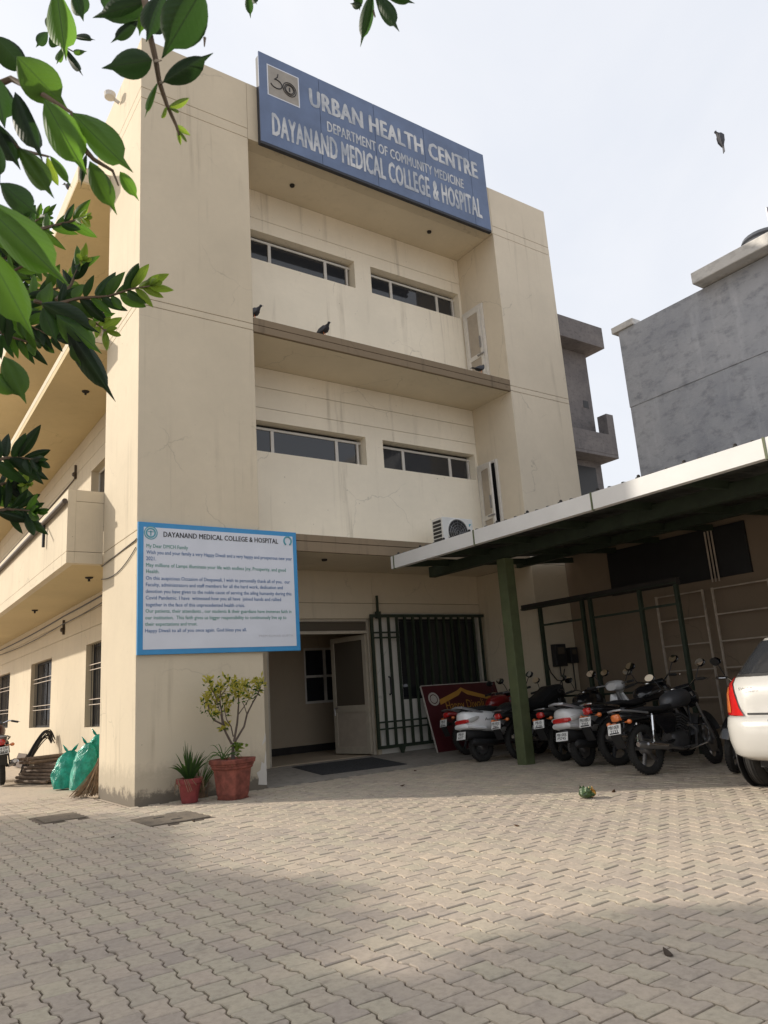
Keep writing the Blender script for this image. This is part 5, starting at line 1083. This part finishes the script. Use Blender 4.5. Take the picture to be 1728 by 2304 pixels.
near = [ # base, tip (zoom coords), width, depth, material
 ((300,-60),(345,268),165,.95,'leaf'),((395,-60),(432,98),120,1.0,'leaf_dark'),((255,170),(200,245),62,1.15,'leaf_dark'),((262,200),(332,250),75,1.15,'leaf_dark'),((265,85),(268,190),55,1.1,'leaf_dark'),((345,255),(428,376),48,1.1,'leaf_dark'),((340,250),(312,318),42,1.1,'leaf'),((390,195),(484,218),38,1.1,'leaf_dark'),((392,280),(478,270),34,1.1,'leaf'),
 ((770,10),(468,96),150,.8,'leaf_dark'),((735,110),(600,215),70,.82,'leaf_dark'),((812,320),(518,360),165,.75,'leaf_dark'),((760,50),(742,205),72,.85,'leaf'),((1080,-60),(865,310),270,.72,'leaf_dark'),((850,330),(1135,262),0,.72,'leaf_dark'),((870,437),(1133,268),130,.74,'leaf_dark'),((870,-40),(785,188),165,.78,'leaf_dark'),((640,-40),(560,60),120,.85,'leaf_dark'),((960,-60),(1010,40),140,.85,'leaf_dark'),
 ((-30,190),(168,395),165,.8,'leaf_dark'),((90,300),(352,565),235,.75,'leaf'),((-40,390),(25,650),190,.78,'leaf_dark'),((80,490),(228,806),135,.78,'leaf_dark'),((235,530),(443,905),215,.72,'leaf'),((385,600),(662,890),190,.74,'leaf'),((95,785),(254,1030),140,.8,'leaf'),((250,835),(316,990),62,.9,'leaf_young'),((265,830),(372,995),55,.9,'leaf'),((462,820),(438,998),38,.8,'leaf_dark'),((478,858),(622,1134),128,.78,'leaf'),((640,915),(742,1072),78,.8,'leaf'),((-40,640),(95,870),130,.8,'leaf_dark'),
 ((0,975),(192,1135),150,.7,'leaf_dark'),((-110,1060),(310,1480),250,.6,'leaf'),((-90,1300),(190,1780),240,.58,'leaf'),((-60,700),(-5,960),120,.75,'leaf_dark'),
 ((840,440),(786,600),38,.8,'leaf'),((898,572),(1016,506),52,.8,'leaf_young'),((890,568),(866,608),26,.8,'leaf_young'),((900,575),(935,590),22,.8,'leaf_young'),((942,668),(1028,730),38,.8,'leaf_young'),((945,680),(962,778),28,.8,'leaf_young'),((950,690),(992,748),22,.8,'leaf_young'),
 ((1325,-30),(1338,98),50,1.0,'leaf_dark'),((1345,-30),(1362,12),40,1.0,'leaf_dark'),((1900,-50),(1918,60),60,.95,'leaf_dark'),((1985,-40),(1925,240),80,.9,'leaf_dark'),((2000,-30),(2110,150),95,.9,'leaf_dark'),((1930,30),(1860,10),45,.95,'leaf_dark'),((2040,-40),(2200,20),70,.9,'leaf_dark'),
 ((20,1900),(128,2140),150,.9,'leaf'),((-60,1980),(110,2100),120,.9,'leaf'),((260,1770),(665,2010),0,1,'leaf')]
hub = [(780, -60, .82), (-60, 300, .85), (300, -80, 1.0), (-80, 800, .8), (1330, -60, 1.0), (1950, -60, .95), (-80, 1200, .6)]
hubP = [at(*z1(x, y), d) for x, y, d in hub]
for (bx, by_), (tx, ty), w, d, m in near:
    if not w: continue
    B_ = at(*z1(bx, by_), d); T_ = at(*z1(tx, ty), d*rnd.uniform(.96, 1.03)); put_leaf(TREE, B_, T_, w*.4219/FPX*d*.9, m, 'acum' if max(w, 60) > 59 and m != 'leaf_young' else 'lance', .35)
def twig(parent, pts, r, mat='twig'):
    P_ = [at(*z1(x, y), d) for x, y, d in pts]; return MB().tube(P_, [r*(1-.7*i/(len(P_)-1)) for i in range(len(P_))], 6).build('twig', mat, parent, True)
for pts, r_ in (([(700,-120,.85),(775,10,.8),(800,190,.78),(830,320,.78),(850,440,.79),(890,560,.8),(940,670,.8),(955,720,.8)], .0045), ([(455,800,.76),(500,850,.78),(600,910,.8),(632,990,.8)], .003), ([(-80,480,.8),(60,420,.8),(240,510,.76),(380,600,.75),(460,810,.76)], .004), ([(830,325,.78),(860,322,.75)], .002), ([(855,440,.79),(875,437,.76)], .002), ([(300,-100,1.0),(335,120,1.08),(345,250,1.1),(390,275,1.1)], .003), ([(-90,700,.8),(40,740,.8),(110,800,.8),(260,835,.88)], .004), ([(1950,-80,.95),(1980,20,.92),(2000,90,.9)], .003), ([(1092,200,.74),(1090,250,.74)], .0015)):
    twig(TREE, pts, r_)
# limb and trunk of that tree stand left of the frame
TX, TY = -4.75, -8.7
tr = MB().tube([(TX, TY, -.05), (TX+.05, TY, .9), (TX, TY+.08, 1.9), (TX+.1, TY, 3.0), (TX, TY-.1, 4.2)], [.17, .14, .12, .10, .06], 12); tr.build('trunk', 'bark', TREE, True)
b = MB(); root = Vector((TX+.03, TY, 2.2))
for hp_ in hubP:
    mid = root.lerp(hp_, .5) + Vector((0, 0, .45)); b.tube([root, root.lerp(mid, .6)+Vector((0, 0, .1)), mid, mid.lerp(hp_, .6)+Vector((0, 0, .05)), hp_], [.035, .028, .02, .012, .005], 7)
for k in range(9): a = k*.7; b.tube([(TX, TY, 2.4+.18*k), (TX+.6*math.cos(a)-.3, TY+.6*math.sin(a), 3+.2*k), (TX+1.1*math.cos(a)-.7, TY+1.1*math.sin(a), 3.5+.2*k)], [.04, .03, .012], 6)
b.build('limb', 'bark', TREE, True)
def inframe(p, mrg=.0):
    v = Vector(p) - CAM; d = v.dot(FWD)
    if d < .05: return False
    return -mrg < (864 + FPX*v.dot(RIGHT)/d) < 1728+mrg and -mrg < (1152 - FPX*v.dot(UP)/d) < 2304+mrg
def crown(parent, centres, n, L, mat='leaf', name='crown', clear=160):
    b = MB(); rr = random.Random(len(centres)*n)
    for _ in range(n):
        c, rx, rz_ = centres[rr.randrange(len(centres))]; 
        while True:
            q = Vector((rr.uniform(-1, 1), rr.uniform(-1, 1), rr.uniform(-1, 1)))
            if .25 < q.length < 1: break
        p = Vector(c) + Vector((q.x*rx, q.y*rx, q.z*rz_))
        if inframe(p, clear): continue
        d = Vector((rr.gauss(0, 1), rr.gauss(0, 1), rr.gauss(-.3, .7))).normalized(); s = d.cross(Vector((rr.gauss(0, 1), rr.gauss(0, 1), 1))).normalized()*L*.27; t = p + d*L*rr.uniform(.7, 1.2); m = p.lerp(t, .45); o = len(b.v)
        b.v += [tuple(p), tuple(m+s), tuple(t), tuple(m-s)]; b.f.append((o, o+1, o+2, o+3))
    return tag(b.build(name, mat, parent, fix=False), kind='stuff')
crown(TREE, [((TX-.4, TY, 3.6), 1.2, 1.0), ((TX-.9, TY+.5, 4.3), 1.2, .9), ((TX-.2, TY-.6, 4.4), 1.0, .8)], 2600, .13)
# glossy shrub at mid distance
SB = thing('glossy_shrub', 'glossy-leaved shrub with pale young shoots at the left edge', 'shrub', (0, 0, 0))
z3_ = lambda x, y: (.3843*x, 400+.3843*y)
def sprig(pts, n, L, depth, zf, tipm='leaf_young', w=.42, m0='leaf'):
    P_ = [at(*zf(x, y), depth*(1+.03*math.sin(i))) for i, (x, y) in enumerate(pts)]
    MB().tube(P_, [.006*(1-.7*i/(len(P_)-1)) for i in range(len(P_))], 5).build('twig', 'twig', SB, True)
    segs = [(P_[i], P_[i+1]) for i in range(len(P_)-1)]
    n = int(n*1.5); L *= .86; w *= .86
    for k in range(n):
        t = (k+.6)/n*len(segs); i = min(len(segs)-1, int(t)); a, c = segs[i]; p = a.lerp(c, t-i); d = (c-a).normalized(); sgn = 1 if k % 2 else -1
        side = d.cross(-FWD).normalized()*sgn; q = k/n; dirv = (d*(.55+.5*q) + side*(.85-.35*q)*rnd.uniform(.7, 1.15) + UP*rnd.gauss(.05, .18) - FWD*rnd.uniform(-.4, .5)).normalized()
        l = L*rnd.uniform(.75, 1.15)*(1 if q < .75 else .75); put_leaf(SB, p, p+dirv*l, l*w*rnd.uniform(.85, 1.15), tipm if q > .72 else (m0 if rnd.random() < .65 else 'leaf_dark'), 'ovate' if w > .36 else 'lance', .9)
    a, c = segs[-1]; d = (c-a).normalized()
    for k in range(3): dv = (d + RIGHT*rnd.gauss(0, .35) + UP*rnd.gauss(.1, .3)).normalized(); put_leaf(SB, c, c+dv*L*.6, L*.2, tipm, 'lance', .8)
DP = 2.1
for k in range(9): sprig([(-70, 1180+k*55), (20, 1190+k*55+rnd.uniform(-30, 30)), (110, 1180+k*55+rnd.uniform(-40, 40)), (190+rnd.uniform(-40, 50), 1170+k*55+rnd.uniform(-50, 30))], 10, .085, DP+.4+.05*k, z1, 'leaf' if k % 3 else 'leaf_young', .42, 'leaf_dark' if k % 2 else 'leaf')
sprig([(180,1230),(280,1205),(380,1180),(440,1160)], 8, .085, DP, z1); sprig([(300,1600),(380,1520),(420,1420),(440,1390)], 9, .085, DP, z1)
sprig([(230,1640),(420,1590),(580,1580),(700,1540),(800,1525)], 15, .105, DP-.1, z1); sprig([(60,1640),(180,1560),(300,1540),(360,1500)], 11, .095, DP+.15, z1)
sprig([(-60,1300),(60,1260),(160,1200),(230,1150)], 10, .085, DP+.2, z1, 'leaf'); sprig([(-40,1480),(80,1440),(160,1400),(220,1440)], 10, .085, DP+.3, z1, 'leaf')
sprig([(200,720),(340,760),(460,800),(560,850),(620,900)], 12, .10, DP, z3_, 'leaf_young'); sprig([(-40,760),(80,820),(200,880),(330,940)], 13, .10, DP, z3_, 'leaf_dark')
sprig([(-60,880),(60,930),(160,960),(240,960)], 12, .10, DP+.1, z3_, 'leaf'); sprig([(-80,620),(20,700),(120,760),(200,800)], 11, .10, DP+.2, z3_, 'leaf_young')
sprig([(-60,1660),(40,1640),(130,1640),(200,1650)], 10, .115, DP-.1, z3_, 'leaf_dark', .44, 'leaf_dark'); sprig([(-60,1800),(30,1790),(110,1790),(160,1800)], 9, .10, DP, z3_, 'leaf_young')
sprig([(-60,1960),(40,1940),(130,1945),(190,1950)], 11, .11, DP-.1, z3_, 'leaf', .34, 'leaf_dark'); sprig([(-70,1870),(0,1860),(70,1850)], 8, .10, DP, z3_, 'leaf')
for (bx, by_), (tx, ty), w, m in (((240,735),(560,905),120,'leaf_dark'),((330,800),(590,1010),130,'leaf'),((380,860),(668,1290),110,'leaf_dark'),((430,960),(470,1100),70,'leaf'),((250,760),(330,960),90,'leaf_dark')):
    put_leaf(SB, at(*z3_(bx, by_), 1.5), at(*z3_(tx, ty), 1.5), w*.3843/FPX*1.5*1.2, m, 'acum', .3)
sx0, sy0 = -3.75, -7.95
b = MB().tube([(sx0, sy0, -.05), (sx0+.05, sy0, .8), (sx0+.1, sy0-.05, 1.6), (sx0+.05, sy0, 2.4), (sx0, sy0, 3.0)], [.05, .045, .04, .03, .015], 8)
for px, py in ((-40, 300), (-30, 520), (-30, 660), (-30, 760), (-30, 1030), (-30, 1150)):
    e = at(px, py, DP); b.tube([(sx0+.08, sy0, e.z-.35), Vector((sx0, sy0, e.z-.1)).lerp(e, .5), e], [.014, .01, .006], 6)
b.build('stem', 'bark', SB, True)
crown(SB, [((sx0-.2, sy0, 2.1), .5, .7), ((sx0-.15, sy0+.2, 1.5), .5, .5)], 900, .10, clear=60)
# ---------------------------------------------------------------- yard trees standing left of the frame (their shade lies on the paving)
def yardtree(x, y, h, lab, blobs, n):
    t = thing('yard_tree', lab, 'tree', (x, y, 0), 0, 'yard trees along the left boundary'); rr = random.Random(int(x*10)+n)
    MB().tube([(0, 0, -.05), (.08, .05, h*.3), (-.05, 0, h*.6), (0, .1, h*.85)], [.20, .16, .12, .05], 10).build('trunk', 'bark', t, True)
    b = MB()
    for (c, rx, rz_) in blobs:
        a = Vector((0, 0, h*.45)); e = Vector(c); b.tube([a, a.lerp(e, .5)+Vector((0, 0, -.15)), e], [.08, .05, .02], 6)
    b.build('limb', 'bark', t, True); bb = MB()
    m_ = Matrix.Translation((x, y, 0)); o = crown(t, [((m_ @ Vector(c)), rx, rz_) for c, rx, rz_ in blobs], int(n*2.1), .21, clear=40)
    o.data.transform(m_.inverted())
yardtree(-8.7, 7.3, 6.5, 'farthest tree of the row beyond the side wall lane, left of view', [((0, 0, 5.2), 1.7, 1.2), ((.7, -1.3, 4.9), 1.4, 1.0), ((-.9, .9, 5.5), 1.4, 1.0)], 3600)
yardtree(-8.9, 3.4, 6.5, 'spreading tree casting the shade beside the pillar, left of view', [((0, 0, 5.2), 1.7, 1.2), ((.9, -1.2, 4.8), 1.3, 1.0), ((-.9, .9, 5.6), 1.4, 1.1), ((.6, 1.6, 5.0), 1.3, 1.0), ((-.4, -1.8, 5.2), 1.3, .9)], 5200)
yardtree(-8.6, -.6, 6.2, 'tree whose shade covers the near paving, left of view', [((0, 0, 4.9), 1.6, 1.2), ((1.1, -.9, 4.7), 1.4, 1.0), ((-.6, 1.3, 5.3), 1.4, 1.0), ((.5, -2.1, 4.9), 1.4, .9), ((1.9, -2.2, 4.8), 1.2, .8)], 5600)
yardtree(-5.9, -2.6, 5.6, 'smaller tree nearest the camera on the left boundary', [((0, 0, 4.6), 1.5, 1.0), ((.9, -.9, 4.6), 1.3, .9), ((-.9, -.7, 4.8), 1.3, .9), ((.3, 1.0, 4.9), 1.1, .8)], 4600)
